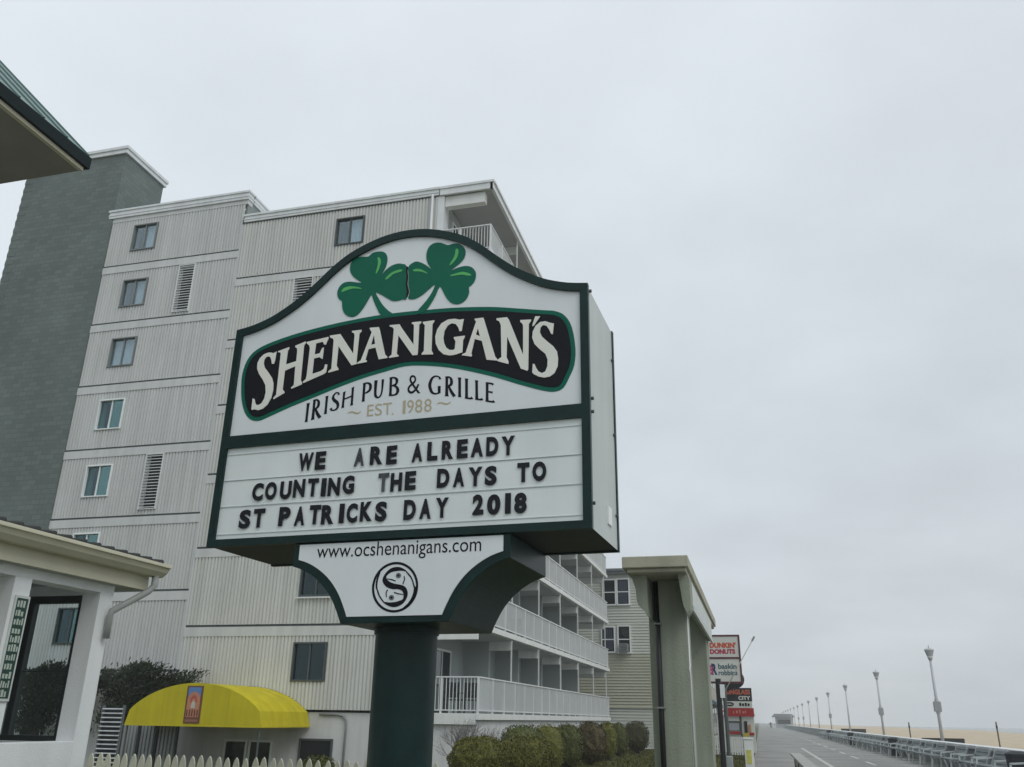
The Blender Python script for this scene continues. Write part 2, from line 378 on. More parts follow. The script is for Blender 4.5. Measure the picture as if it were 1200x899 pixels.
part('access_plate', MB().box(xr-.012, xr+.002, FY+.66, FY+.80, 3.20, 3.36), FRW, sign, local=True)
topp = shape('top_panel', [inset(topl, -.02)], FY+.028, .012, PANEL, sign)
read = shape('letter_board', [inset(readl, -.02)], FY+.028, .012, READER, sign)
shape('rear_panel', [inset(topl, -.02)], FY+DEP-.04, .012, PANEL, sign); shape('rear_panel', [inset(readl, -.02)], FY+DEP-.04, .012, READER, sign)
PY = FY+.028                    # local depth of the panels' face
def ps(l): return [SP(p, .028) for p in l]

# banner
ban = [(301,410),(321.8,400),(355,389),(396.9,378.5),(438.6,370.4),(470,366.2),(497.8,363.5),(525.6,361.2),(553.4,360),(581.2,360),(609,361.8),(636.9,363.7),(650.8,364.8),(661.9,370),(670.2,383.5),(674.4,408.5),(673,428),(667.4,441.9),(660.5,454.4),(650.8,459),(636.9,458),(609,450.8),(581.2,442.4),(553.4,435.8),(525.6,430.8),(497.8,428.6),(475,429.3),(452.5,435.3),(424.7,443.7),(396.9,454),(369,465.5),(341.2,476.8),(313.4,489.4),(303.7,493.3),(294,492),(287,483.6),(283.4,469.7),(282.8,455.8),(284,439),(289.8,422.4)]
banl = smooth_loop(ps(ban), 3)
bano = shape('green_banner', [banl], PY-.003, .003, EMER, topp)
shape('black_banner', [inset(banl, .040)], PY-.006, .0029, BLACK, topp)
# the name, letter by letter, in cream
K1 = ((280,380), 7.49); K2 = ((380,360), 8.99); K3 = ((480,355), 8.99); K4 = ((570,355), 7.49)
NAME = [
 (K1, 1, [(335,243),(310,258),(285,252),(262,253),(225,268),(190,300),(168,345),(165,395),(182,440),(215,490),(238,540),(240,600),(228,655),(205,695),(180,712),(160,712),(148,695),(142,660),(126,655),(115,745),(118,757),(140,750),(175,758),(215,745),(255,710),(288,650),(305,580),(307,520),(295,475),(262,425),(232,385),(222,350),(228,315),(245,292),(265,285),(282,295),(290,320),(295,352),(312,350),(322,320)], None),
 (K1, 0, [(350,240),(445,205),(447,217),(434,238),(417,357),(508,328),(517,240),(515,215),(500,205),(500,193),(590,155),(592,167),(576,192),(547,495),(560,518),(556,532),(466,570),(462,560),(487,538),(500,372),(408,412),(388,575),(405,598),(403,608),(310,662),(306,652),(332,622),(372,265),(368,250),(350,250)], None),
 (K1, 0, [(600,160),(790,115),(792,128),(780,150),(768,182),(752,182),(742,158),(682,172),(668,270),(715,258),(735,212),(750,208),(738,308),(725,303),(712,292),(663,305),(648,440),(725,415),(750,395),(762,355),(780,358),(770,425),(752,440),(570,520),(566,508),(592,485),(600,450),(628,215),(622,190),(600,172)], None),
 (K2, 0, [(65,305),(175,288),(310,495),(325,300),(318,278),(298,270),(298,255),(398,243),(398,258),(375,285),(345,570),(345,604),(292,618),(155,415),(135,620),(155,655),(153,665),(50,695),(48,680),(80,655),(105,355),(95,335),(68,325)], None),
 (K2, 0, [(485,222),(580,215),(590,245),(645,500),(668,525),(668,540),(578,555),(545,430),(470,448),(440,555),(455,570),(450,582),(352,602),(355,588),(390,565),(505,270),(485,235)], [(528,292),(498,402),(541,392)]),
 (K2, 0, [(693,195),(798,185),(815,215),(945,400),(950,205),(945,185),(928,180),(928,165),(1025,155),(1028,168),(1005,190),(990,480),(985,508),(935,512),(785,300),(768,495),(790,515),(785,525),(685,540),(690,525),(715,505),(738,235),(720,215),(695,208)], None),
 (K3, 0, [(145,205),(265,188),(265,202),(245,230),(235,505),(252,538),(250,548),(132,550),(132,538),(155,510),(165,240),(145,220)], None),
 (K3, 0, [(575,175),(568,210),(552,300),(530,305),(518,265),(490,228),(445,220),(405,245),(372,300),(360,370),(368,430),(390,475),(425,500),(460,502),(480,490),(488,410),(470,378),(472,365),(585,350),(585,365),(568,395),(560,525),(500,545),(460,555),(420,558),(360,545),(310,500),(280,435),(275,360),(295,285),(340,220),(410,180),(480,172),(530,182)], None),
 (K3, 0, [(690,172),(780,160),(790,185),(905,570),(930,600),(930,613),(815,603),(765,405),(690,385),(655,535),(662,555),(655,570),(555,557),(560,545),(595,530),(705,200),(690,185)], [(724,272),(702,338),(744,356)]),
 (K4, 0, [(92,140),(185,130),(200,150),(325,460),(325,205),(318,185),(300,172),(300,155),(395,150),(395,162),(375,190),(370,585),(362,600),(305,580),(185,300),(180,480),(198,520),(195,540),(102,516),(105,500),(135,480),(130,200),(115,165),(92,155)], None),
 (K4, 0, [(432,122),(475,122),(420,203),(405,210),(410,185)], None),
 (K4, 1, [(595,185),(585,278),(570,275),(555,240),(530,205),(500,198),(478,220),(472,260),(490,300),(540,345),(590,385),(622,430),(632,490),(628,560),(600,620),(560,650),(510,660),(460,650),(420,630),(405,615),(410,540),(425,540),(440,575),(460,605),(490,620),(520,605),(538,560),(540,500),(520,450),(470,410),(425,365),(405,310),(410,255),(435,205),(475,172),(520,165),(565,180)], None)]
for (o_, s_), sm, pts, hole in NAME:
    lp = ps(crop(o_, s_, pts))
    hl = [ps(crop(o_, s_, hole))] if hole else []
    shape('letter', [lp]+hl, PY-.012, .0058, CREAM, topp)
# shamrocks
C5 = ((390,280), 8.99); C6 = ((470,280), 8.99)
s1 = [(400,602),(350,690),(310,750),(260,805),(205,825),(150,810),(115,770),(100,710),(98,660),(70,640),(50,595),(55,540),(85,490),(130,460),(190,453),(250,460),(305,463),(255,430),(205,385),(183,330),(190,270),(220,220),(270,195),(330,190),(380,188),(420,150),(480,135),(540,140),(572,175),(578,230),(560,300),(530,355),(512,385),(560,330),(620,285),(690,262),(740,268),(778,290),(786,470),(778,636),(740,638),(690,655),(630,655),(580,630),(530,600),(455,565),(480,620),(530,700),(590,760),(640,800),(520,815),(470,740),(430,650),(415,600)]
s2 = [(88,282),(150,242),(200,248),(260,275),(320,320),(285,265),(268,200),(275,130),(310,70),(370,42),(430,45),(495,70),(550,52),(610,55),(660,85),(682,140),(665,210),(610,270),(522,338),(600,305),(680,287),(745,300),(785,345),(790,400),(770,460),(730,500),(715,510),(720,560),(700,620),(660,665),(600,690),(540,680),(490,640),(450,570),(410,503),(370,590),(320,680),(255,762),(150,800),(200,730),(270,650),(330,560),(360,483),(300,530),(230,590),(150,635),(95,637),(76,622),(95,560),(78,480),(84,400),(76,330)]
for c_, l_ in ((C5, s1), (C6, s2)):
    shape('shamrock', [smooth_loop(ps(crop(*c_, l_)), 2)], PY-.0055, .002, LEAFG, topp)
shape('leaf_gap', [ps(crop(*C6, [(62,290),(78,300),(70,340),(78,400),(70,480),(88,560),(68,620),(50,615),(62,560),(50,480),(60,400),(52,330)]))], PY-.006, .002, BLACK, topp)  # black vinyl gap between the two shamrocks
for c_, l_ in ((C5, [(475,200),(500,205),(510,250),(490,320),(465,365),(455,360),(475,290),(480,240)]), (C5, [(555,425),(600,375),(660,340),(720,325),(735,340),(700,355),(640,375),(590,420),(565,430)]),
               (C5, [(95,560),(115,525),(170,505),(230,505),(300,520),(300,530),(220,525),(150,545),(105,562)]), (C6, [(580,110),(605,115),(605,165),(580,220),(540,265),(520,280),(515,270),(550,215),(570,170)]),
               (C6, [(525,385),(600,362),(660,350),(730,372),(740,388),(700,390),(640,380),(580,388),(530,395)]), (C6, [(130,330),(170,318),(220,328),(270,355),(280,370),(230,352),(180,345),(140,345)])):
    shape('leaf_highlight', [smooth_loop(ps(crop(*c_, l_)), 2)], PY-.008, .002, LIME, topp)
# smaller lettering: each character fitted to the four corners it has on the panel
def fitted(name, ch, q, m, parent, bold=0.0, t=.002, y=None):
    v, f = glyph(ch, bold, 0.0); mb = MB()
    (tl, tr, br_, bl) = [Vector(p) for p in q]; vs = []
    for a_, c_, _ in v:
        p = (bl*(1-a_)+br_*a_)*(1-c_)+(tl*(1-a_)+tr*a_)*c_; vs.append((p.x, (PY if y is None else y)-t, p.y))
    mb.add(vs, f); return part(name, mb, m, parent, local=True)
C7 = ((350,430), 5.0)
SUB = [('I',[(50,214),(64,211),(51,322),(38,325)]),('R',[(88,193),(132,186),(128,300),(75,312)]),('I',[(160,172),(174,169),(164,275),(150,278)]),('S',[(196,158),(243,143),(240,250),(182,262)]),('H',[(260,150),(327,115),(319,224),(250,243)]),
       ('P',[(379,96),(432,87),(424,196),(371,205)]),('U',[(446,80),(502,72),(495,178),(440,187)]),('B',[(534,62),(590,58),(589,166),(529,171)]),('&',[(640,48),(708,48),(714,156),(637,158)]),('G',[(763,52),(836,52),(836,160),(761,162)]),
       ('R',[(862,56),(908,58),(916,176),(860,172)]),('I',[(937,62),(950,63),(950,178),(937,177)]),('L',[(977,68),(1020,72),(1022,192),(977,186)]),('L',[(1036,78),(1078,84),(1082,198),(1037,193)]),('E',[(1097,90),(1146,96),(1150,212),(1096,203)])]
def ribs(ch, a):
    st = lambda x: [(x, 0, .135), (x, .12, .105), (x, .5, .10), (x, .88, .105), (x, 1, .135)]
    D = {'I': [st(.5)],
     'R': [st(.14), [(.08,.965,.06),(.42,.97,.065),(.66,.89,.095),(.72,.76,.11),(.64,.61,.10),(.30,.51,.06)], [(.36,.53,.07),(.64,.25,.105),(.97,.02,.11)]],
     'P': [st(.14), [(.08,.965,.06),(.48,.97,.065),(.78,.87,.10),(.84,.71,.115),(.74,.54,.10),(.30,.43,.055)]],
     'S': [[(.86,.82,.11),(.80,.93,.06),(.50,.975,.065),(.24,.87,.10),(.20,.72,.115),(.42,.56,.12),(.70,.42,.12),(.82,.25,.11),(.72,.08,.085),(.42,.025,.06),(.16,.07,.07),(.10,.18,.11)]],
     'H': [st(.12), st(.88), [(.12,.52,.065),(.88,.52,.065)]],
     'U': [[(.14,1,.135),(.13,.4,.105),(.20,.13,.105),(.45,.03,.07),(.70,.10,.07),(.84,.36,.07),(.86,1,.10)]],
     'B': [st(.14), [(.08,.965,.06),(.46,.97,.065),(.72,.88,.10),(.76,.75,.105),(.64,.60,.085),(.20,.53,.055)], [(.40,.54,.06),(.72,.46,.09),(.87,.28,.12),(.76,.09,.09),(.46,.03,.06),(.08,.03,.06)]],
     'G': [[(.90,.80,.11),(.84,.92,.06),(.56,.975,.06),(.28,.87,.09),(.11,.60,.12),(.11,.38,.12),(.26,.12,.10),(.54,.025,.065),(.86,.08,.06)], [(.84,.05,.10),(.84,.40,.115),(.84,.44,.14)]],
     'L': [st(.16), [(.10,.035,.065),(.70,.04,.065),(.92,.09,.11)]],
     'E': [st(.16), [(.10,.035,.065),(.74,.04,.065),(.94,.09,.11)], [(.16,.52,.06),(.70,.52,.065),(.78,.52,.11)], [(.10,.965,.065),(.70,.96,.065),(.88,.91,.11)]]}
    out = []
    for si, s in enumerate(D[ch]):
        pts = []
        for i in range(len(s)-1):
            p = [Vector(s[max(0, min(len(s)-1, i+j))]) for j in (-1, 0, 1, 2)]
            for q in range(3):
                t = q/3; pts.append(.5*((2*p[1])+(-p[0]+p[2])*t+(2*p[0]-5*p[1]+4*p[2]-p[3])*t*t+(-p[0]+3*p[1]-3*p[2]+p[3])*t**3))
        pts.append(Vector(s[-1])); P2 = [Vector((p.x*a, p.y)) for p in pts]; vs = []
        for i, p in enumerate(P2):
            d = (P2[min(i+1, len(P2)-1)]-P2[max(0, i-1)]).normalized(); nn = Vector((-d.y, d.x))*pts[i].z*.70; vs += [p+nn, p-nn]
        out.append(([(v_.x/a, v_.y) for v_ in vs], [(2*i, 2*i+1, 2*i+3, 2*i+2) for i in range(len(P2)-1)]))
    return out
for ch, q in SUB:
    qq = [Vector(p) for p in ps(crop(*C7, q))]
    if ch == '&': fitted('small_letter', ch, qq, BLACK, topp, -.004); continue
    asp = (((qq[1]-qq[0]).length+(qq[2]-qq[3]).length)/((qq[0]-qq[3]).length+(qq[1]-qq[2]).length)); mb = MB()
    for si, (vs, fs) in enumerate(ribs(ch, asp)):
        mb.add([((lambda p: (p.x, PY-.002-.0003*si, p.y))((qq[3]*(1-u)+qq[2]*u)*(1-v_)+(qq[0]*(1-u)+qq[1]*u)*v_)) for u, v_ in vs], fs)
    part('small_letter', mb, BLACK, topp, local=True)
EST = [('E',[(404,224),(442,220),(438,287),(400,291)]),('S',[(449,218),(490,214),(488,283),(446,287)]),('T',[(495,214),(548,209),(546,279),(494,283)]),('.',[(548,272),(556,271),(555,281),(547,282)]),
       ('1',[(612,200),(628,197),(625,274),(609,276)]),('9',[(637,196),(676,193),(674,270),(635,274)]),('8',[(684,192),(726,189),(725,266),(682,269)]),('8',[(737,189),(780,186),(779,262),(735,265)])]
for ch, q in EST: fitted('date_letter', ch, ps(crop(*C7, q)), GOLD, topp, .0)
for pts in ([(285,272),(300,262),(318,260),(335,266),(350,268),(366,258),(360,270),(348,277),(330,275),(315,268),(300,270)], [(808,218),(822,208),(840,206),(856,212),(872,213),(893,203),(885,216),(870,222),(852,220),(838,214),(822,216)]):
    shape('flourish', [ps(crop(*C7, pts))], PY-.002, .002, GOLD, topp)
# letter board: three tracks of clear plastic with black letters standing in them
rows = [((358,530),(358,551),(596,509.3),(596,532),
  [('W',350.2,367.5),('E',369.8,382.2),('A',415.5,427.5),('R',434,449),('E',453.2,465.7),('A',483,495.5),('L',501,513.3),('R',518,531.7),('E',535.7,548.5),('A',552,566.5),('D',570,584.3),('Y',587.6,603.7)]),
 ((302,565.7),(302,586.7),(632,540),(632,563),
  [('C',296,309),('O',311,324.7),('U',328.5,342),('N',344,357.7),('T',360.7,373.5),('I',376.7,381.5),('N',384.7,399),('G',401.7,415.5),('T',443.3,456),('H',458,471.5),('E',474.8,487.7),('D',512.4,527),('A',531.3,544.5),('Y',549,565.6),('S',568.3,582.5),('T',606.3,620.6),('O',624,640.4)]),
 ((287,597.2),(287,620),(610,576),(610,599.7),
  [('S',280.5,294),('T',297,310.5),('P',327,340.5),('A',345.5,357.7),('T',362.7,376.2),('R',377,391.8),('I',397.7,402.5),('C',406.5,419.3),('K',422.3,436.8),('S',440,453.8),('D',473.4,487.7),('A',492,505.5),('Y',510.6,526),('2',554,566.9),('0',571,586.7),('1',592,597.7),('8',602.8,617.5)])]
TRACK = mat('track_edge', (.62, .68, .69), .25, .05, 3, spec=.6)
k = 0
for (a0, a1, b0, b1, chars) in rows:
    zt = (SP(a0)[1]+SP(b0)[1])/2; z0 = (SP(a1)[1]+SP(b1)[1])/2
    tr = MB()
    tr.box(xl+.085, xr-.085, PY-.006, PY, z0-.046, z0-.039); tr.box(xl+.085, xr-.085, PY-.006, PY, zt+.037, zt+.042)
    part('track', tr, TRACK, read, local=True)
    def edge(px):                # photo column to place along the row
        d = np.array(a0)+(np.array(b0)-np.array(a0))*(px-a0[0])/(b0[0]-a0[0]); e = np.array(a1)+(np.array(b1)-np.array(a1))*(px-a1[0])/(b1[0]-a1[0])
        m_ = (d+e)/2; return SP((px, m_[1]), .02)[0]
    rowz = random.Random(3+k)
    for ch, p0, p1 in chars:
        x0, x1 = edge(p0), edge(p1); x1 = x1 if ch not in '1I' else max(x1, x0+.052)
        v, f = glyph(ch, .055 if ch not in '1I' else 0, .0); dz = rowz.uniform(-.006, .004); tilt = rowz.uniform(-.012, .012)
        worn = ch in 'AT' and rowz.random() < .3
        yb = PY-.012
        mb = MB(); vs = [(x0+(x1-x0)*a_, yb-.001, z0+dz+(zt-z0)*c_+tilt*(a_-.5)*.2) for a_, c_, _ in v]; mb.add(vs, f)
        part('board_letter', mb, LETTERW if worn else LETTER, read, local=True)
    k += 1

# skirt under the cabinet with web address and emblem
CS = ((340,620), 4.286)
sk = [SP(p) for p in crop(*CS, [(35,160),(90,170),(145,205),(195,255),(235,315),(265,385),(285,440)])]
rt = [SP(p) for p in crop(*CS, [(1065,100),(1000,135),(930,180),(870,235),(820,305),(785,375),(765,428)])]
xc = (sk[0][0]+rt[0][0])/2
arc = [(((a_[0]-xc)-(c_[0]-xc))/2, (a_[1]+c_[1])/2) for a_, c_ in zip(sk, rt)]
arc = refine(arc, 3)
zt = zb-.004
pl = [(xc+a_, z) for a_, z in arc]+[(xc-a_, z) for a_, z in arc[::-1]]
white = [(pl[-1][0], zt-.012), (pl[0][0], zt-.012)]+pl
bod = [(xc+a_-.06, z-.055) for a_, z in arc]; bod = [(bod[0][0], zt)]+bod+[(2*xc-p[0], p[1]) for p in bod[::-1]]; bod = bod+[(bod[-1][0], zt)]
skb = MB(); skb.prism(bod, FY+.03, FY+DEP-.03)
part('skirt', skb, GREEN, sign, local=True, bevel=.004)
whp = shape('skirt_panel', [white], FY+.022, .0078, PANEL, sign)
shape('rear_skirt_panel', [white], FY+DEP-.0295, .0078, PANEL, sign)
UY = FY+.022
# web address
v, f = glyph('www.ocshenanigans.com', .0, 0.0, True)
q = [SP(p, .022) for p in crop(*CS, [(135,75),(960,40),(960,132),(135,172)])]
u0 = (q[0][0]+q[3][0])/2; u1 = (q[1][0]+q[2][0])/2; zz1 = (q[0][1]+q[1][1])/2; zz0 = (q[2][1]+q[3][1])/2
mb = MB(); mb.add([(u0+(u1-u0)*a_, UY-.002, zz0+(zz1-zz0)*c_) for a_, c_, _ in v], f)
part('web_address', mb, BLACK, whp, local=True)
C8 = ((420,640), 9.99)
def p8(l): return [SP(p, .022) for p in crop(*C8, l)]
ell = lambda rx, ry, c=(430, 482), n=48: p8([(c[0]+rx*math.cos(2*math.pi*i/n)-(.06*ry*math.sin(2*math.pi*i/n)), c[1]+ry*math.sin(2*math.pi*i/n)) for i in range(n)])
emb = [('emblem_ring', [ell(270, 297), ell(244, 268)]),
 ('emblem_s', [smooth_loop(p8([(575,302),(520,258),(450,243),(380,262),(320,315),(285,380),(290,430),(330,480),(400,505),(460,505),(510,522),(528,565),(522,620),(480,640),(430,655),(360,660),(285,652),(330,690),(400,715),(470,705),(530,665),(570,600),(578,545),(560,490),(520,460),(450,445),(390,430),(350,405),(328,375),(335,345),(380,310),(450,292),(520,290)]), 2)]),
 ('emblem_crescent', [smooth_loop(p8([(632,430),(650,500),(628,590),(580,670),(500,742),(590,700),(650,620),(682,520),(690,440),(668,480),(650,435)]), 2)]),
 ('emblem_crescent', [smooth_loop(p8([(262,300),(232,390),(222,470),(228,520),(205,500),(205,420),(228,345)]), 2)]),
 ('emblem_line', [smooth_loop(p8([(570,300),(620,355),(650,430),(640,440),(610,370),(560,310)]), 2)]),
 ('emblem_line', [smooth_loop(p8([(215,510),(235,580),(290,660),(300,650),(250,575),(232,515)]), 2)]),
 ('emblem_mouth', [p8([(335,378),(400,388),(440,405),(435,415),(395,402),(335,388)])]), ('emblem_mouth', [p8([(420,535),(470,552),(525,562),(525,572),(465,565),(415,548)])]),
 ('emblem_gill', [p8([(540,350),(548,390),(525,450),(515,445),(535,390),(530,352)])]), ('emblem_gill', [p8([(335,510),(318,550),(325,600),(335,598),(330,552),(348,512)])])]
for nm, lo in emb: shape(nm, lo, UY-.002, .0018, BLACK, whp)
for c_ in ((470, 345), (388, 603)):
    shape('emblem_eye', [ell(31, 31, c_, 20)], UY-.003, .0016, mat('emblem_grey', (.16, .18, .18), .5), whp)
    shape('emblem_pupil', [ell(14, 14, c_, 14)], UY-.0045, .0014, BLACK, whp)
# post
zsk = min(p[1] for p in bod)
part('post', MB().tube([(.0, .0, -.1), (0, 0, zsk+.02)], .275, 40), GREEN, sign, local=True, auto=True)
part('post_collar', MB().tube([(0, 0, zsk-.05), (0, 0, zsk+.01)], .288, 40), GREEN, sign, local=True, auto=True)
part('footing', MB().tube([(0, 0, -.12), (0, 0, .03)], .55, 32), CONC, sign, local=True)
# ------------------------------------------------------------------ the hotel
hotel = empty('hotel', (-17, 27, 0), 'tall grey hotel block clad in ribbed siding with white balconies facing the beach', 'hotel')
HY = 27.0
PITCH = .132
def ribbed(mb, x0, x1, z0, z1, holes, y=HY, d=.037):
    """vertical trapezoid ribs between x0..x1, left open where a window or vent sits"""
    prof = [(0, 0), (.28, 0), (.36, -d), (.92, -d), (1, 0)]
    n = max(1, round((x1-x0)/PITCH)); p = (x1-x0)/n
    for i in range(n):
        for (a, ya), (c, yc) in zip(prof[:-1], prof[1:]):
            xa, xc_ = x0+(i+a)*p, x0+(i+c)*p; zz = [(z0, z1)]
            for hx0, hx1, hz0, hz1 in holes:
                if xa < hx1 and xc_ > hx0 and hz0 < z1 and hz1 > z0:
                    zz = [s for s in ((z0, max(z0, hz0)), (min(z1, hz1), z1)) if s[1]-s[0] > .01]
            for s0, s1 in zz:
                mb.add([(xa, y+ya, s0), (xc_, y+yc, s0), (xc_, y+yc, s1), (xa, y+ya, s1)], [(0,1,2,3)])
def hotel_window(x0, x1, z0, z1, fr, parent, y=HY, curt=0, sill=False, glassm=None):
    t = .038; f = MB()
    f.box(x0, x1, y-.08, y+.09, z1-t, z1); f.box(x0, x1, y-.08, y+.09, z0, z0+t)
    f.box(x0, x0+t, y-.08, y+.09, z0+t, z1-t); f.box(x1-t, x1, y-.08, y+.09, z0+t, z1-t)
    xm_ = (x0+x1)/2; f.box(xm_-.025, xm_+.025, y-.03, y+.06, z0+t, z1-t)
    # deep reveal closing the gap behind the siding
    f.box(x0-.015, x0, y-.07, y+.45, z0-.015, z1+.015); f.box(x1, x1+.015, y-.07, y+.45, z0-.015, z1+.015)
    f.box(x0, x1, y-.07, y+.45, z1, z1+.015); f.box(x0, x1, y-.07, y+.45, z0-.015, z0)
    wd = part('window', f, fr, parent)
    part('pane', MB().box(x0+t, xm_-.025, y+.030, y+.036, z0+t, z1-t), glassm or GLASS, wd)
    part('pane', MB().box(xm_+.025, x1-t, y+.012, y+.018, z0+t, z1-t), GLASSB if glassm is GLASST else glassm or GLASS, wd)
    part('unlit_room_sheet', MB().box(x0, x1, y+.42, y+.44, z0, z1), DARK, wd)  # near-black sheet stands in for the unlit room behind the panes
    def cur(a, b_, yy):
        n = max(4, int((b_-a)/.05)); m_ = MB()
        for i in range(n):
            xa = a+(b_-a)*i/n; xb = a+(b_-a)*(i+1)/n; da = .02*(i % 2); db = .02*((i+1) % 2)
            m_.add([(xa, yy+da, z0+.02), (xb, yy+db, z0+.02), (xb, yy+db, z1-.02), (xa, yy+da, z1-.02)], [(0,1,2,3)])
        part('curtain', m_, CURT, wd)
    if curt & 1: cur(x0+t, xm_, y+.2)
    if curt & 2: cur(xm_, x1-t, y+.16)
    if curt & 4: cur(xm_+.25, x1-t, y+.16)
    if sill: part('sill', MB().box(x0-.08, x1+.08, y-.14, y-.081, z0-.08, z0-.03), TRIM, wd)
    return wd
LX0, LX1, RX0, RX1 = -25.50, -18.98, -18.90, -10.42
LB = [19.22, 16.52, 13.77, 11.08, 8.36, 5.62, 2.92]     # storey lines of the left bay
RB = [17.87, 15.17, 12.47, 9.77, 7.07, 4.37]             # the right bay sits half a storey lower
lw = [(-24.27, -23.11, zt_-1.24, zt_) for zt_ in (21.13, 18.47, 15.79, 13.12, 10.43, 7.80, 5.08)]
lv = [(-21.63, -20.93, 16.73, 18.82), (-21.63, -20.93, 8.63, 10.71)]
rw = [(-14.66, -13.48, 18.82-2.7*i, 20.02-2.7*i) for i in range(7)]
rv = [(-16.22, -15.46, 15.46, 17.54), (-16.22, -15.46, 7.36, 9.44)]
holes = lw+lv+rw+rv
ztop = [21.42]+[z-.33 for z in LB]; zbot = LB+[.9]
for a, c in zip(ztop, zbot):
    m_ = MB(); ribbed(m_, LX0, LX1, c+.055, a, holes, d=.031); part('siding_panel', m_, SIDING, hotel)
for z in LB:
    part('storey_strip', MB().box(LX0, LX1, HY-.05, HY+.06, z-.33, z-.02), STRIP, hotel)
    part('storey_shadow_line', MB().box(LX0, LX1, HY+.01, HY+.06, z-.0199, z+.055), FRD, hotel)  # dark strip colours in the drop shadow under the siding's lower edge
ztop = [20.42]+[z-.33 for z in RB]; zbot = RB+[1.70]
for a, c in zip(ztop, zbot):
    m_ = MB(); ribbed(m_, RX0, RX1, c+.055, a, holes, HY-.03); part('siding_panel', m_, SIDING2, hotel)
for z in RB:
    part('storey_strip', MB().box(RX0, RX1, HY-.08, HY+.03, z-.33, z-.02), STRIP, hotel)
    part('storey_shadow_line', MB().box(RX0, RX1, HY-.02, HY+.03, z-.0199, z+.055), FRD, hotel)
part('corner_trim', MB().box(-25.62, LX0, HY-.06, HY+.5, .5, 21.42), STRIP, hotel)
part('corner_trim', MB().box(LX1, RX0, HY-.045, HY+.5, .9, 20.42), STRIP, hotel)
part('corner_trim', MB().box(-10.42, -10.16, HY-.07, HY+.5, 1.7, 20.42), TRIM, hotel)
# window columns
for i, q in enumerate(lw): hotel_window(*q, FRG if i < 3 else FRD if i == 6 else FRW, hotel, curt=(2, 2, 3, 0, 0, 0, 0)[i], glassm=GLASST if i > 2 else None)
for i, q in enumerate(rw): hotel_window(*q, FRD, hotel, y=HY-.03, curt=(2, 0, 2, 0, 1, 0, 0)[i], sill=(i == 5), glassm=GLASSD if i > 4 else None)
for x0, x1, z0, z1 in lv+rv:
    yy = HY if x0 < -18 else HY-.03
    f = MB(); f.box(x0-.03, x0, yy-.08, yy+.3, z0, z1); f.box(x1, x1+.03, yy-.08, yy+.3, z0, z1); f.box(x0-.03, x1+.03, yy-.08, yy+.3, z1, z1+.03); f.box(x0-.03, x1+.03, yy-.08, yy+.3, z0-.03, z0)
    vo = part('louvre_vent', f, TRIM, hotel); part('backing', MB().box(x0, x1, yy+.2, yy+.22, z0, z1), DARK, vo)
    n = 18
    for i in range(n):
        zc = z0+(i+.5)*(z1-z0)/n
        part('louvre_slat', MB().bar((x0, yy-.04, zc), (x1, yy-.04, zc), .03, .024), TRIM, vo)
# body behind the cladding, roofs and copings
part('wall', MB().box(-25.5, -18.95, 27.5, 34, -1.4, 21.5), mat('hotel_block', (.22, .25, .245), .85, .1, 1, .3, 20), hotel)
part('wall', MB().box(-25.5, -10.31, 34.001, 53, -1.4, 20.40), MATS['hotel_block'], hotel)
part('wall', MB().box(-18.949, -10.31, 27.5, 34, -1.4, 20.40), MATS['hotel_block'], hotel)
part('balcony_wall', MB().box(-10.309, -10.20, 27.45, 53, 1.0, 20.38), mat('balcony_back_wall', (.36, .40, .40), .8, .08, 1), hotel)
part('parapet_return', MB().box(-19.0, -18.88, 27.06, 34, 20.45, 21.62), MATS['hotel_block'], hotel)
def coping(x0, x1, y0, y1, z0, z1):
    m_ = MB(); m_.box(x0, x1, y0, y1, z0, z1); h = z1-z0
    m_.box(x0-.04, x1+.04, y0-.04, y1+.04, z1, z1+.09); m_.box(x0-.02, x1+.02, y0-.02, y1+.02, z0+h*.38, z0+h*.55)
    return m_
part('roof_coping', coping(-25.66, -18.82, 26.90, 27.3, 21.62, 21.93), TRIM, hotel)
part('roof_strip', MB().box(-25.60, -18.86, 26.96, 27.3, 21.42, 21.619), STRIP, hotel)
part('roof_coping', coping(-19.2, -18.82, 27.35, 33.9, 21.621, 21.93), TRIM, hotel)
part('roof_coping', coping(-18.86, -10.38, 26.88, 27.3, 20.47, 20.73), TRIM, hotel)
part('roof_strip', MB().box(-18.87, -10.43, 26.94, 27.3, 20.421, 20.469), FRD, hotel)
part('roof', MB().box(-10.33, -8.30, 26.95, 53.1, 20.46, 20.70).box(-18.8, -10.331, 27.31, 53.1, 20.5, 20.69), SOFFIT, hotel)
fa = MB(); fa.box(-10.33, -8.20, 26.86, 26.949, 20.44, 20.70); fa.box(-8.299, -8.18, 26.86, 53.2, 20.44, 20.70)
fa.box(-10.35, -8.14, 26.82, 26.95, 20.701, 20.80); fa.box(-8.30, -8.12, 26.951, 53.2, 20.701, 20.80)
part('roof_fascia', fa, TRIM, hotel)
part('downpipe', MB().tube([(-10.62, 26.86, 20.5), (-10.62, 26.86, 1.7)], .05, 10), TRIM, hotel, smooth=True)
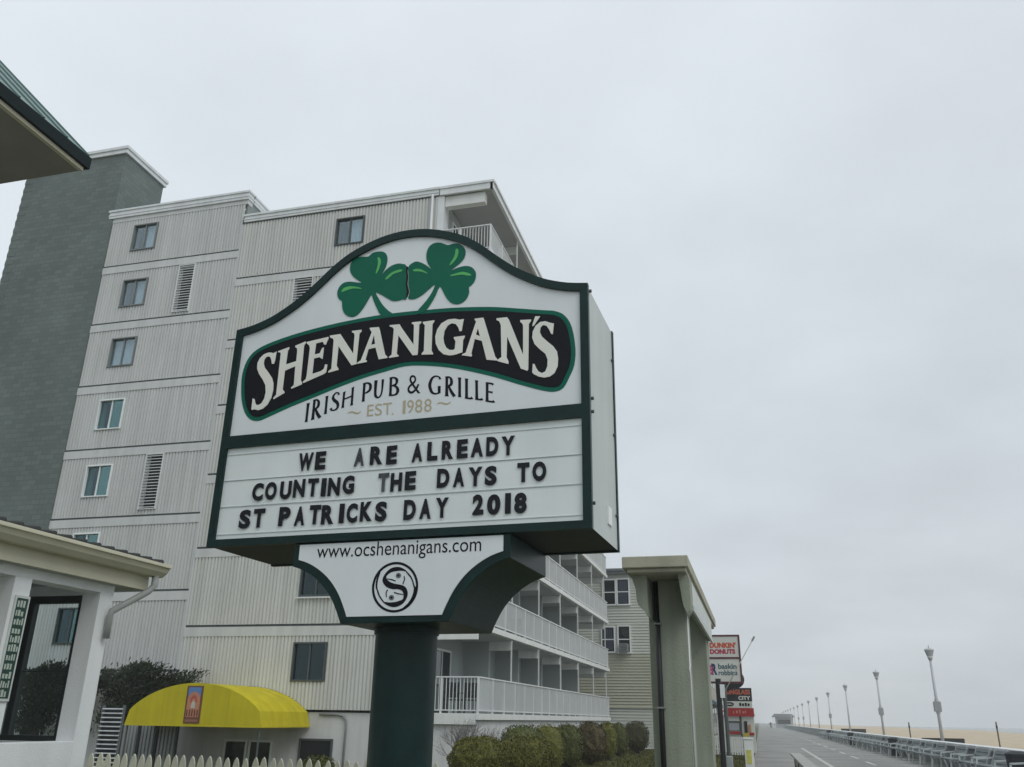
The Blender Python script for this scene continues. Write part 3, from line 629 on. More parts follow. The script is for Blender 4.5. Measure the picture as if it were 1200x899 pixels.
# brick stair tower
tw = MB(); tw.box(-30.75, -25.47, 26.92, 29.6, -1.4, 25.02)
BR = bpy.data.materials.new('painted_grey_brick'); BR.use_nodes = True
def brick_mat(m, c1, c2, mo, bw=.40, rh=.20):
    n = m.node_tree.nodes; l = m.node_tree.links.new; b_ = n['Principled BSDF']; b_.inputs['Roughness'].default_value = .85
    t = n.new('ShaderNodeTexCoord'); s = n.new('ShaderNodeSeparateXYZ'); l(t.outputs['Object'], s.inputs[0])
    ad = n.new('ShaderNodeMath'); ad.operation = 'ADD'; l(s.outputs[0], ad.inputs[0]); l(s.outputs[1], ad.inputs[1])
    c = n.new('ShaderNodeCombineXYZ'); l(ad.outputs[0], c.inputs[0]); l(s.outputs[2], c.inputs[1])
    br = n.new('ShaderNodeTexBrick'); br.inputs['Scale'].default_value = 1; br.inputs['Brick Width'].default_value = bw; br.inputs['Row Height'].default_value = rh; br.inputs['Mortar Size'].default_value = .014
    br.inputs['Color1'].default_value = (*c1, 1); br.inputs['Color2'].default_value = (*c2, 1); br.inputs['Mortar'].default_value = (*mo, 1); l(c.outputs[0], br.inputs['Vector'])
    x = n.new('ShaderNodeTexNoise'); x.inputs['Scale'].default_value = .35; x.inputs['Detail'].default_value = 8; l(t.outputs['Object'], x.inputs['Vector'])
    v = n.new('ShaderNodeMapRange'); v.inputs[1].default_value = .3; v.inputs[2].default_value = .7; v.inputs[3].default_value = .84; v.inputs[4].default_value = 1.12; l(x.outputs[0], v.inputs[0])
    mu = n.new('ShaderNodeVectorMath'); mu.operation = 'SCALE'; l(br.outputs[0], mu.inputs[0]); l(v.outputs[0], mu.inputs['Scale']); l(mu.outputs[0], b_.inputs['Base Color'])
    bp = n.new('ShaderNodeBump'); bp.inputs['Strength'].default_value = .5; bp.inputs['Distance'].default_value = .012; bp.invert = True; l(br.outputs['Fac'], bp.inputs['Height']); l(bp.outputs[0], b_.inputs['Normal'])
brick_mat(BR, (.118, .150, .140), (.155, .190, .178), (.112, .142, .132))
tower = part('stair_tower', tw, BR, hotel)
m_ = MB()                               # projecting quoin courses up the outer corner
for i in range(62): m_.box(-30.762, -30.3, 26.908, 27.3, -1+i*.42, -1+i*.42+.2)
part('corner_courses', m_, BR, tower)
part('tower_coping', MB().box(-30.85, -25.38, 26.84, 29.7, 25.02, 25.22).box(-30.9, -25.33, 26.79, 29.75, 25.22, 25.36), TRIM, tower)
# base under the siding
part('base_wall', MB().box(-25.5, -10.2, 27.04, 27.5, -1.4, 1.68), STUCCO, hotel)
part('deck_base', MB().box(-10.199, -8.36, 27.135, 53, -1.4, 1.488), STUCCO, hotel)
for x0, x1, nm in ((-16.85, -16.02, 'door'), (-15.95, -15.12, 'door'), (-14.18, -13.02, 'basement_window')):
    zt_ = .82 if nm == 'door' else .90; zb_ = -1.3 if nm == 'door' else -.3
    f = MB(); t = .06; f.box(x0, x1, 26.98, 27.039, zt_-t, zt_); f.box(x0, x0+t, 26.98, 27.039, zb_, zt_-t); f.box(x1-t, x1, 26.98, 27.039, zb_, zt_-t); f.box(x0+t, x1-t, 26.98, 27.039, zb_, zb_+t)
    d_ = part(nm, f, FRW if nm == 'door' else FRD, hotel); part('pane', MB().box(x0+t, x1-t, 27.015, 27.037, zb_+t, zt_-t), mat('dark_glass', (.016, .02, .024), .06, 0, spec=.6), d_)
part('wall_conduit', MB().tube([(-13.55, 26.99, 1.62), (-12.95, 26.99, 1.62), (-12.72, 26.99, 1.58), (-12.62, 26.99, 1.46), (-12.60, 26.99, 1.2), (-12.62, 26.99, -.9)], .035, 8), mat('grey_conduit', (.22, .24, .24), .6), hotel, smooth=True)
# balconies
LEV = [1.69]+RB[::-1]
BX = -8.30
bays = [27.25+4.2*i for i in range(7)]
def balusters(m_, a, c, z0, z1, step=.115, r=.010):
    a = Vector(a); c = Vector(c); n = int((c-a).length/step)
    for i in range(1, n):
        p = a+(c-a)*i/n; m_.box(p.x-r, p.x+r, p.y-r, p.y+r, z0, z1)
for k, z in enumerate(LEV):
    sl = MB(); sl.box(-10.199, BX-.05, 27.13, 53, z-.20, z-.001)
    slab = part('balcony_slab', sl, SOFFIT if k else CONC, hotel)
    ed = MB(); ed.box(BX-.049, BX+.06, 27.0, 53.05, z-.16, z+.02); ed.box(-10.15, BX-.05, 27.0, 27.129, z-.48 if k else z-.30, z+.02)
    part('slab_edge', ed, WHITE, slab, bevel=.006)
    rl = MB(); zt_ = z+1.10
    rl.box(BX-.03, BX+.03, 27.03, 53.0, zt_-.04, zt_); rl.box(BX-.02, BX+.02, 27.06, 53.0, z+.09, z+.125)
    rl.box(-10.15, BX-.03, 27.03, 27.09, zt_-.04, zt_); rl.box(-10.15, BX-.02, 27.04, 27.08, z+.09, z+.125)
    balusters(rl, (BX, 27.1, 0), (BX, 53.0, 0), z+.125, zt_-.04); balusters(rl, (-10.15, 27.06, 0), (BX, 27.06, 0), z+.125, zt_-.04)
    for y in [27.06]+[27.25+1.4*i for i in range(1, 19)]: rl.box(BX-.028, BX+.028, y-.028, y+.028, z+.02, zt_-.04)
    rl.box(-9.53, -9.47, 27.035, 27.085, z+.02, zt_-.04)
    part('balcony_railing', rl, RAIL, slab)
    ztn = (LEV+[20.66])[k+1]-.201
    for i, y in enumerate(bays):
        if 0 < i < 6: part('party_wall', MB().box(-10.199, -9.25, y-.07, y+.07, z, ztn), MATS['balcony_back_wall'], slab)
        if i > 0: part('down_beam', MB().box(-10.199 if i == 6 else -9.249, BX-.14, y-.09, y+.09, ztn-.30, ztn), WHITE, slab)
        if 0 < i < 7: part('screen_post', MB().box(BX-.022, BX+.022, y-.5-.022, y-.5+.022, zt_, ztn), RAIL, slab)
    for i in range(6):
        y0 = bays[i]+.75; d_ = part('balcony_door', MB().box(-10.20, -10.14, y0, y0+.07, z, z+2.05).box(-10.20, -10.14, y0+1.73, y0+1.8, z, z+2.05).box(-10.20, -10.14, y0+.07, y0+1.73, z+1.98, z+2.05).box(-10.19, -10.15, y0+.87, y0+.93, z, z+1.98), FRW, slab)
        part('pane', MB().box(-10.195, -10.165, y0+.07, y0+1.73, z+.02, z+1.98), MATS['dark_glass'], d_)
    if k == 6: part('down_beam', MB().box(-10.15, BX-.25, 27.02, 27.30, 19.98, 20.43), WHITE, slab)
# balcony chairs on the lowest deck, dark behind the rail
CH = mat('dark_chair', (.03, .033, .035), .6)
for j, (x, y, z) in enumerate(((-9.45, 27.75, 1.69), (-8.85, 27.9, 1.69), (-9.0, 30.3, 4.37), (-9.1, 34.4, 4.37), (-9.0, 38.6, 7.07), (-9.1, 42.9, 4.37))):
    c_ = MB()
    c_.box(x-.25, x+.25, y-.25, y+.25, z+.40, z+.44)
    for sx in (-1, 1):
        for sy in (-1, 1): c_.bar((x+sx*.22, y+sy*.22, z), (x+sx*.22, y+sy*.22, z+(.62 if sy < 0 else .95)), .035, .035)
        c_.bar((x+sx*.24, y-.24, z+.62), (x+sx*.24, y+.24, z+.64), .05, .025)
    ch = empty('balcony_chair', (x, y, z), ('dark chair behind the lowest balcony rail, nearer the pole', 'dark chair behind the lowest balcony rail at the corner', 'dark chair on the second balcony, nearest the corner', 'dark chair on the second balcony, one bay farther in', 'dark chair on the third balcony', 'dark chair on the second balcony, farthest one')[j], 'chair', 'chairs on the balconies')
    part('frame', c_, CH, ch); part('backrest', MB().bar((x-.22, y+.23, z+.72), (x+.22, y+.23, z+.72), .03, .46), CH, ch)

# yellow barrel canopy over the entrance
YEL = mat('yellow_canvas', (.54, .465, .010), .75, .10, 1.3, .5, 2.2, streak=.14)
aw = empty('entrance_awning', (-16, 24, 0), 'yellow canvas barrel awning with painted panel over the hotel entrance', 'awning')
AX0, AX1, AY0, AY1, AZ0 = -18.45, -13.85, 24.0, 26.99, 1.24
def aprof(t):                           # arch across the width, a flat hem below it
    x = AX0+(AX1-AX0)*t; s = max(0, 1-abs(2*t-1)**2.0)
    return x, AZ0+.26*min(1, s*30)+.94*s**.72
N = 40
pr = [(AX0, AZ0)]+[(x, z) for x, z in (aprof(i/N) for i in range(N+1)) if z > AZ0+.01]+[(AX1, AZ0)]
sh = MB()
for i in range(len(pr)-1):
    (xa, za), (xb, zb2) = pr[i], pr[i+1]
    sh.add([(xa, AY0, za), (xb, AY0, zb2), (xb, AY1, zb2), (xa, AY1, za)], [(0,1,2,3)])
part('canvas_vault', sh, YEL, aw, auto=True)
fm = MB(); fm.add([(x, AY0+.001, z) for x, z in pr], [tuple(range(len(pr)))]); part('canvas_front', fm, YEL, aw)
part('valance_edge', MB().box(AX0-.005, AX1+.005, AY0-.012, AY0, AZ0-.012, AZ0+.02).box(AX1, AX1+.012, AY0, AY1, AZ0-.012, AZ0+.02), mat('yellow_binding', (.50, .43, .015), .8), aw)
for x in (AX0+.08, AX1-.08): part('awning_post', MB().tube([(x, AY0+.06, AZ0-2.5), (x, AY0+.06, AZ0)], .03, 8), FRD, aw)
for yy in (24.75, 25.5, 26.25):
    sm_ = MB()
    for (xa, za), (xb, zb2) in zip(pr[:-1], pr[1:]): sm_.bar((xa, yy, za+.001), (xb, yy, zb2+.001), .02, .008)
    part('canvas_seam', sm_, MATS['yellow_binding'], aw)
for xx in (-17.2, -15.0): part('front_seam', MB().box(xx-.008, xx+.008, AY0-.006, AY0, AZ0+.02, aprof((xx-AX0)/(AX1-AX0))[1]-.02), MATS['yellow_binding'], aw)
lace = MB()
for i in range(2, len(pr)-2): lace.box(pr[i][0]-.02, pr[i][0]+.02, AY1-.09, AY1-.06, pr[i][1]+.004, pr[i][1]+.014)
part('lacing', lace, FRD, aw)
# painted panel on the awning front
qa = [ony(*p, AY0) for p in crop((200,790), 12.85, [(262,180),(510,172),(425,740),(192,742)])]
lx0 = (qa[0][0]+qa[3][0])/2; lx1 = (qa[1][0]+qa[2][0])/2; lz1 = (qa[0][2]+qa[1][2])/2; lz0 = (qa[2][2]+qa[3][2])/2
lw_, lh = lx1-lx0, lz1-lz0
pan = part('painted_panel', MB().box(lx0, lx1, AY0-.02, AY0-.005, lz0, lz1), mat('panel_brown', (.16, .06, .035), .6, .1, 5), aw)
def pp(name, pts, col, d):
    m_ = MB(); m_.add([(lx0+lw_*a, AY0-.02-d, lz0+lh*c) for a, c in pts], [tuple(range(len(pts)))]); part(name, m_, mat('panel_'+name, col, .6, .1, 8), pan)
pp('blue_sky', [(.1,.70),(.9,.70),(.9,.96),(.1,.96)], (.10, .22, .45), .002)
pp('salmon_arch', [(.1,.16),(.9,.16),(.9,.62)]+[(.5+.4*math.cos(a), .62+.22*math.sin(a)) for a in [math.pi*i/10 for i in range(1, 10)]]+[(.1,.62)], (.50, .22, .13), .004)
pp('red_arch', [(.28,.55)]+[(.5+.22*math.cos(a), .60+.15*math.sin(a)) for a in [math.pi*(1-i/10) for i in range(11)]]+[(.72,.55),(.62,.55)]+[(.5+.12*math.cos(a), .58+.08*math.sin(a)) for a in [math.pi*i/10 for i in range(11)]]+[(.38,.55)], (.45, .10, .07), .006)
pp('pale_figure', [(.36,.40),(.64,.40),(.60,.55),(.5,.60),(.40,.55)], (.50, .50, .40), .008)
for a in (.14, .30, .46, .62, .78): pp('dark_bar', [(a,.18),(a+.07,.18),(a+.07,.36),(a,.36)], (.10, .035, .025), .010)
pp('caption_band', [(.1,.04),(.9,.04),(.9,.10),(.1,.10)], (.28, .13, .09), .002)
# ------------------------------------------------------------------ the pub on the left
PX = -8.42; PYN = 10.30                     # street wall plane and north corner
pub = empty('pub_building', (-10, 8, 0), 'white stucco pub with cream gutter and a green metal upper roof at the left edge', 'building')
PW = mat('pub_white_stucco', (.84, .87, .88), .8, .04, 1.2, .25, 70, streak=.08)
PCR = mat('cream_fascia', (.62, .60, .46), .5, .05, 1.5, streak=.05)
def X(p): return onx(*p, PX)
op_y0 = X((37.5,684))[1]; op_y1 = X((118,695))[1]; op_z1 = X((70,685))[2]; op_z0 = X((45,870))[2]
p2_y1 = X((18.5,676))[1]                       # the next opening ends here
TW = .28
m_ = MB()
m_.box(PX-TW, PX, op_y1, PYN, -.1, 3.35)                     # corner pier
m_.box(PX-TW, PX, p2_y1, op_y0, op_z0, op_z1)                # pier with the board
m_.box(PX-TW, PX, 2.0, op_y1, -.1, op_z0)                    # parapet
m_.box(PX-TW, PX, 2.0, op_y1, op_z1, 3.35)                   # head
m_.box(PX-TW, PX, 2.0, p2_y1-2.4, op_z0, op_z1)
part('street_wall', m_, PW, pub, bevel=.006)
# north wall: a big window looking through to the hotel
ny0, ny1 = PYN-.22, PYN-.001
q0 = ony(40, 702, ny0); q1 = ony(97, 700, ny0); q2 = ony(12, 868, ny0)
nx0, nx1, nz1, nz0 = -11.2, q1[0], q1[2]+.03, q2[2]
m_ = MB(); m_.box(nx1+.0, PX-TW-.001, ny0, ny1, -.1, 3.35); m_.box(-13.5, nx0, ny0, ny1, -.1, 3.35); m_.box(nx0, nx1, ny0, ny1, -.1, nz0); m_.box(nx0, nx1, ny0, ny1, nz1, 3.35)
part('north_wall', m_, PW, pub)
f = MB(); t = .07
f.box(nx0, nx1, ny0+.03, ny0+.12, nz1-t*1.4, nz1-.001); f.box(nx0, nx1, ny0+.03, ny0+.12, nz0+.001, nz0+t); f.box(nx1-t, nx1-.001, ny0+.03, ny0+.12, nz0+t, nz1-t*1.4); f.box(nx0+.001, nx0+t, ny0+.03, ny0+.12, nz0+t, nz1-t*1.4)
xm_ = ony(37, 720, ny0)[0]-.06; f.box(xm_-.05, xm_+.05, ny0+.03, ny0+.12, nz0+t, nz1-t*1.4)
zmid = ony(60, 787, ny0)[2]; f.box(xm_+.05, nx1-t, ny0+.06, ny0+.085, zmid-.008, zmid+.008)
wnd = part('window', f, mat('dark_bronze', (.03, .038, .038), .4), pub)
part('pane', MB().box(nx0+t, xm_-.05, ny0+.07, ny0+.078, nz0+t, nz1-t*1.4), GLASS, wnd); part('pane', MB().box(xm_+.05, nx1-t, ny0+.07, ny0+.078, nz0+t, nz1-t*1.4), glass('clear_glass', (.90, .94, .94), 1.0), wnd)
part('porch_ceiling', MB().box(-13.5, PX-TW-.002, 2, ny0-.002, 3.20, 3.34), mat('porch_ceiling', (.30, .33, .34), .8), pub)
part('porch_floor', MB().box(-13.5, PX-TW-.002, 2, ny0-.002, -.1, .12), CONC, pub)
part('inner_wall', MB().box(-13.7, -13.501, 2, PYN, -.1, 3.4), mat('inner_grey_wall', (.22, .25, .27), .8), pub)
# mullion of the neighbouring opening and the narrow board of green letters on the pier
bz1 = X((24,698))[2]; bz0 = X((8,822))[2]; by0 = X((16.5,699))[1]; by1 = X((34,701))[1]
bd = part('letter_strip_board', MB().box(PX+.001, PX+.022, by0+.01, by1, bz0, bz1), mat('board_white', (.60, .64, .62), .5), pub)
DG = mat('board_green', (.012, .05, .038), .5)
part('board_field', MB().box(PX+.022, PX+.025, by0+.035, by1-.025, bz0+.03, bz1-.03), DG, bd)
nrow = 11; hh = (bz1-bz0-.08)/nrow
rg = random.Random(5)
for i in range(nrow):
    z = bz1-.045-hh*(i+.9); yy = by0+.05; mb = MB()
    while yy < by1-.06:
        wv = rg.uniform(.018, .035); hv = rg.uniform(.5, .8)*hh; mb.box(PX+.0255, PX+.027, yy, min(yy+wv, by1-.04), z, z+hv); yy += wv+.014
    part('painted_mark', mb, mat('board_pale', (.45, .52, .46), .5), bd)
# lower eave: fascia, gutter, tile edge, downspout
GX = PX+.5
gz1 = (onx(0, 608, GX)[2]+onx(205, 662, GX)[2])/2; gy1 = onx(207, 664, GX)[1]
part('eave_fascia', MB().box(PX+.10, PX+.16, 2.0, gy1-.12, gz1-.36, gz1-.04).box(PX-.3, PX+.099, gy1-.20, gy1-.13, gz1-.36, gz1-.06), PCR, pub)
part('eave_soffit', MB().box(PX-.30, PX+.10, 2.0, gy1-.201, gz1-.365, gz1-.335), mat('grey_soffit', (.42, .44, .42), .8), pub)
gp = [(PX+.16, gz1-.02), (PX+.16, gz1-.17), (PX+.30, gz1-.17), (PX+.37, gz1-.11), (PX+.40, gz1-.05), (PX+.43, gz1-.045), (PX+.43, gz1), (PX+.41, gz1), (PX+.38, gz1-.02)]
m_ = MB(); m_.prism(gp, 2.0, gy1); part('gutter', m_, PCR, pub, bevel=.004)
ds = [onx(183, 672, PX+.28), onx(183, 680, PX+.26), onx(178, 690, PX+.22), onx(137, 718, PX+.06), onx(131, 728, PX+.05), onx(128, 745, PX+.05)]
e_ = ds[3]; pts = [(PX+.28, gy1-.14, gz1-.16), (PX+.28, gy1-.14, gz1-.30), (PX+.24, gy1-.18, gz1-.38), (PX+.09, PYN-.10, float(e_[2])), (PX+.06, PYN-.08, float(e_[2])-.08), (PX+.06, PYN-.08, float(e_[2])-.35)]
part('downspout', MB().tube(pts, .045, 12), mat('downspout_grey', (.36, .38, .37), .5, .06), pub, smooth=True)
TILE = mat('dark_roof_tile', (.035, .038, .038), .7, .15, 4)
m_ = MB(); yy = 2.0
m_.prism([(PX+.34, gz1+.0), (PX+.34, gz1+.02), (-13.6, gz1+.62), (-13.6, gz1+.58)], 2.0, gy1-.05)
part('roof_sheet', m_, TILE, pub)
while yy < gy1-.2:
    m_ = MB(); m_.tube([(PX+.40, yy+.1, gz1+.012), (PX-.5, yy+.1, gz1+.11)], .042, 10); part('roof_tile', m_, TILE, pub, smooth=True); yy += .26
# upper storey roof, only its corner in view
UX = PX+.35
c1 = onx(105, 186, UX); uy1 = float(c1[1]); uz = float(c1[2])
UG = mat('green_metal_roof', (.10, .18, .17), .4, .08, 2, spec=.5)
rk = ony(0, 74, uy1); sl_ = (float(rk[2])-uz)/(UX-float(rk[0])); RZ = uz+.02+3.2*sl_
m_ = MB(); m_.prism([(UX, uz), (UX, uz+.02), (UX-3.2, RZ), (UX-3.2, RZ-.05)], -4, uy1)
rf = part('upper_roof', m_, UG, pub)
m_ = MB(); y = uy1-.03
while y > -3.9:
    m_.bar((UX, y, uz+.03), (UX-3.2, y, RZ+.01), .025, .03); y -= .4
part('standing_seam', m_, UG, rf)
part('upper_fascia', MB().box(UX-.03, UX+.02, -4, uy1+.02, uz-.16, uz+.01).box(UX-3.2, UX-.031, uy1-.03, uy1+.015, uz-.16, uz-.005), mat('black_green_fascia', (.004, .012, .013), .5, spec=.15), rf)
part('upper_trim', MB().box(UX-.09, UX-.031, -4, uy1-.031, uz-.21, uz-.161), PCR, rf)
part('upper_gable', MB().prism([(UX-.1, uz-.001), (UX-3.2, RZ-.06), (UX-3.2, uz-.001)], uy1-.12, uy1-.06), PW, rf)
part('upper_soffit', MB().box(UX-3.2, UX-.091, -4, uy1-.031, uz-.20, uz-.17), mat('brown_soffit', (.30, .29, .26), .8, .1, 2), rf)
part('upper_wall', MB().box(-13.0, PX-1.6, -4, uy1-1.9, 3.4, uz-.201), PW, pub)

# ------------------------------------------------------------------ picket fence
FYY = float(onz(108, 882, 1.1)[1])-.02
PK = mat('cream_picket_paint', (.60, .60, .47), .6, .06, 3, streak=.05)
fen = empty('picket_fence', (-6, FYY, 0), 'cream painted picket fence running from the pub corner to the sign', 'fence')
pk = MB(); wv = .092; pts = [(-wv/2, 0), (wv/2, 0), (wv/2, .90), (wv/2*.95, .97), (wv/2*.75, 1.03), (wv/2*.42, 1.075), (0, 1.10), (-wv/2*.42, 1.075), (-wv/2*.75, 1.03), (-wv/2*.95, .97), (-wv/2, .90)]
pk.prism(pts, -.011, .011); pkm = pk.mesh('picket', PK)
x = PX+.02; i = 0; rg = random.Random(4)
while x < -3.6:
    o = put('picket', pkm, fen, (x+6+rg.uniform(-.004, .004), rg.uniform(-.003, .003), rg.uniform(-.012, .008))); o.rotation_euler.y = rg.uniform(-.012, .012); x += .124
for z in (.3, .8): part('rail', MB().box(PX+.0, -3.6, FYY+.012, FYY+.052, z, z+.085), PK, fen)
for x in (PX+.1, -6, -3.7): part('fence_post', MB().box(x-.05, x+.05, FYY+.053, FYY+.15, -.1, 1.0), PK, fen)

# ------------------------------------------------------------------ concrete portal by the boardwalk
GC = mat('portal_concrete', (.30, .33, .265), .85, .12, 1.3, .35, 30, streak=.24)
GC2 = mat('portal_cap', (.40, .395, .31), .8, .12, 2.2, .35, 40, streak=.16)
GW = mat('portal_white_panel', (.58, .62, .60), .6, .06, 2)
por = empty('concrete_portal', (-1.2, 12, 0), 'tall olive concrete portal with flared canopy standing beside the boardwalk', 'portal')
part('canopy', MB().box(-1.66, -.765, 12.0, 20.3, 3.545, 3.70).box(-1.60, -.80, 12.06, 20.2, 3.49, 3.544), GC2, por, bevel=.012)
part('pillar', MB().box(-1.26, -.885, 12.80, 13.5, -.1, 3.489), GC, por, bevel=.01)
part('pillar', MB().box(-1.40, -.85, 17.3, 18.2, -.1, 3.489), GC, por, bevel=.01)
part('pillar_back', MB().box(-1.43, -1.261, 13.0, 13.5, -.1, 3.489), GC, por)
part('bracket', MB().prism([(-1.58, 3.489), (-1.37, 3.489), (-1.36, 3.40), (-1.355, 2.93), (-1.385, 2.95), (-1.40, 2.99), (-1.49, 3.08), (-1.51, 3.14), (-1.52, 3.30)], 12.30, 13.4), GC, por)
part('bracket', MB().prism([(-.93, 3.489), (-.80, 3.489), (-.775, 3.40), (-.775, 3.10), (-.79, 3.02), (-.83, 2.96), (-.875, 3.06), (-.91, 3.35)], 12.25, 12.75), GC, por)
part('edge_beam', MB().box(-.86, -.80, 12.751, 18.3, 3.08, 3.489), GC, por)
for i in range(4): part('white_panel', MB().box(-.799, -.775, 12.78+i*1.38, 12.78+i*1.38+1.32, 3.12, 3.44), GW, por, bevel=.006)
part('drip_edge', MB().box(-.799, -.765, 12.76, 18.3, 3.05, 3.095), GW, por)
part('drain_pipe', MB().tube([(-1.30, 12.9, 3.48), (-1.30, 12.9, 3.0), (-1.285, 12.76, 2.9), (-1.285, 12.76, -.1)], .038, 10), mat('black_pipe', (.012, .013, .014), .4), por, smooth=True)
for z in (2.86, 1.75, .6): part('pipe_clamp', MB().box(-1.345, -1.225, 12.70, 12.799, z, z+.022), MATS['grey_conduit'], por)
part('white_conduit', MB().tube([(-.872, 12.83, 3.0), (-.872, 12.83, 2.3), (-.876, 12.80, 2.28), (-.872, 12.83, 2.2), (-.872, 12.83, -.1)], .013, 8), TRIM, por, smooth=True)

# ------------------------------------------------------------------ clapboard house beyond the hotel
HW = mat('pale_clapboard', (.56, .58, .53), .7, .05, .7)
HW2 = mat('beige_clapboard', (.44, .445, .355), .7, .05, .7)
hs = empty('clapboard_house', (-9, 56, 0), 'three storey clapboard house with white windows standing behind the hotel balconies', 'house')
part('wall', MB().box(-14, -5.98, 56.06, 66, -.1, 10.4), HW2, hs)
def laps(z0, z1, m):
    mb = MB(); n = int((z1-z0)/.17); h = (z1-z0)/n
    for i in range(n):
        a = z0+i*h; mb.add([(-14, 55.995, a), (-6.05, 55.995, a), (-6.05, 56.045, a+h), (-14, 56.045, a+h), (-14, 56.05, a), (-6.05, 56.05, a)], [(0,1,2,3), (0,4,5,1)])
        mb.add([(-5.93, 56.05, a), (-5.93, 66, a), (-5.975, 66, a+h), (-5.975, 56.05, a+h)], [(0,1,2,3)])
    part('clapboards', mb, m, hs)
laps(5.42, 10.3, HW); laps(2.32, 5.40, HW2); laps(0, 2.25, HW)
part('belt_board', MB().box(-14, -6.0, 55.95, 55.999, 2.25, 2.33), HW2, hs)
part('corner_board', MB().box(-6.049, -5.90, 55.96, 56.2, 0, 10.3), WHITE, hs)
part('cornice', MB().box(-14.1, -5.75, 55.75, 66, 10.3, 10.48).box(-14.2, -5.65, 55.65, 66, 10.481, 10.62), mat('grey_cornice', (.20, .225, .235), .7), hs)
def dh(x0, x1, z0, z1, nm='window', ac=False, shut=False):
    f = MB(); t = .08; y = 55.97
    f.box(x0-t, x1+t, y-.04, y+.05, z1, z1+t); f.box(x0-t-.03, x1+t+.03, y-.07, y+.05, z0-t, z0); f.box(x0-t, x0, y-.04, y+.05, z0, z1); f.box(x1, x1+t, y-.04, y+.05, z0, z1)
    zm_ = (z0+z1)/2; f.box(x0, x1, y-.01, y+.05, zm_-.03, zm_+.03)
    o = part(nm, f, FRW, hs)
    part('pane', MB().box(x0, x1, y+.02, y+.03, z0, zm_-.03), MATS['dark_glass'], o); part('pane', MB().box(x0, x1, y+.005, y+.015, zm_+.03, z1), MATS['dark_glass'], o)
    if shut:
        m2 = MB()
        for i in range(5): m2.box(x0+.06+i*(x1-x0-.12)/5, x0+.06+i*(x1-x0-.12)/5+.09, y-.005, y+.004, z0+.05, z1-.05)
        part('blind', m2, mat('blue_blind', (.05, .07, .10), .6), o)
    if ac:
        a = part('air_conditioner', MB().box(x0+.08, x1-.08, y-.42, y-.011, z0+.01, z0+.50), mat('ac_grey', (.24, .26, .27), .6), o)
        m2 = MB()
        for i in range(5): m2.box(x0+.14, x1-.14, y-.43, y-.421, z0+.06+i*.085, z0+.10+i*.085)
        part('grille', m2, FRD, a)
dh(-8.99, -8.24, 8.42, 9.92); dh(-8.06, -7.38, 8.42, 9.95, shut=True); dh(-9.12, -8.38, 5.55, 7.0, shut=True); dh(-8.08, -7.40, 5.50, 7.05, ac=True)
for z in (5.5, 8.4):
    f = MB(); f.box(-5.925, -5.88, 57.5, 58.6, z, z+1.5); part('side_window', f, FRW, hs); 
sd = part('side_door', MB().box(-5.925, -5.86, 56.6, 57.6, .2, 2.5), FRW, hs); part('lamp', MB().box(-5.925, -5.7, 56.35, 56.5, 3.4, 3.7), FRD, hs)

# ------------------------------------------------------------------ boardwalk shop signs beyond the portal
def words(parent, txt, x0, x1, z0, z1, y, m, bold=.03, name='lettering'):
    v, f = glyph(txt, bold, 0.0); mb = MB(); mb.add([(x0+(x1-x0)*a, y, z0+(z1-z0)*c) for a, c, _ in v], f); return part(name, mb, m, parent)
ORN = mat('orange_red', (.55, .085, .035), .5); MAG = mat('magenta_red', (.42, .02, .07), .5); NAVY = mat('navy', (.02, .04, .13), .5); TEAL = mat('slate_teal', (.06, .13, .15), .5)
SW = mat('aged_white_sign', (.62, .64, .60), .5, .06, 2); RED = mat('sign_red', (.36, .022, .022), .5, .1, 2)
y = 45.0
ds_ = empty('donut_shop_sign', (-1.4, y, 0), 'white box sign with orange donut shop lettering above a blue ice cream logo', 'sign')
bx = part('sign_box', MB().box(-2.27, -.70, y, y+.4, 3.38, 5.46), SW, ds_)
fr_ = MB(); fr_.box(-2.33, -.62, y-.02, y+.42, 5.46, 5.54); fr_.box(-2.33, -.62, y-.02, y+.42, 3.30, 3.38); fr_.box(-.70, -.62, y-.02, y+.42, 3.38, 5.46); fr_.box(-2.33, -2.27, y-.02, y+.42, 3.38, 5.46); fr_.box(-2.27, -.70, y-.03, y-.001, 4.42, 4.50)
part('frame', fr_, mat('maroon_frame', (.10, .02, .03), .5), ds_)
words(bx, "DUNKIN'", -2.06, -.82, 4.92, 5.18, y-.006, ORN, .06); words(bx, 'DONUTS', -2.06, -.86, 4.64, 4.87, y-.006, MAG, .06)
words(bx, 'B', -2.16, -1.95, 3.70, 4.12, y-.008, mat('pink_letter', (.5, .06, .2), .5), .05); words(bx, 'R', -2.04, -1.77, 3.68, 4.20, y-.006, NAVY, .06)
words(bx, 'baskin', -1.72, -.85, 3.95, 4.20, y-.006, TEAL, .03); words(bx, 'robbins', -1.72, -.83, 3.66, 3.90, y-.006, TEAL, .03)
part('post', MB().tube([(-1.5, y+.2, 0), (-1.5, y+.2, 3.3)], .09, 12), FRD, ds_)
rs = empty('round_shop_sign', (-1.2, 46.5, 0), 'dark round shop sign hanging just below the donut sign', 'sign')
part('disc', MB().tube([(-1.35, 46.5, 3.42), (-1.35, 46.7, 3.42)], .40, 32), mat('near_black', (.018, .02, .024), .5), rs)
part('disc', MB().tube([(-.98, 46.55, 3.55), (-.98, 46.75, 3.55)], .42, 32), MATS['near_black'], rs); part('post', MB().tube([(-1.55, 46.6, 0), (-1.55, 46.6, 3.2)], .06, 10), FRD, rs)
part('grey_ring', MB().tube([(-1.25+.3*math.cos(a), 46.47, 3.36+.2*math.sin(a)) for a in [i*.3 for i in range(0, 12)]], .03, 6), mat('ring_grey', (.16, .18, .20), .5), rs)  # plain grey ring in front of the discs
y = 50.0
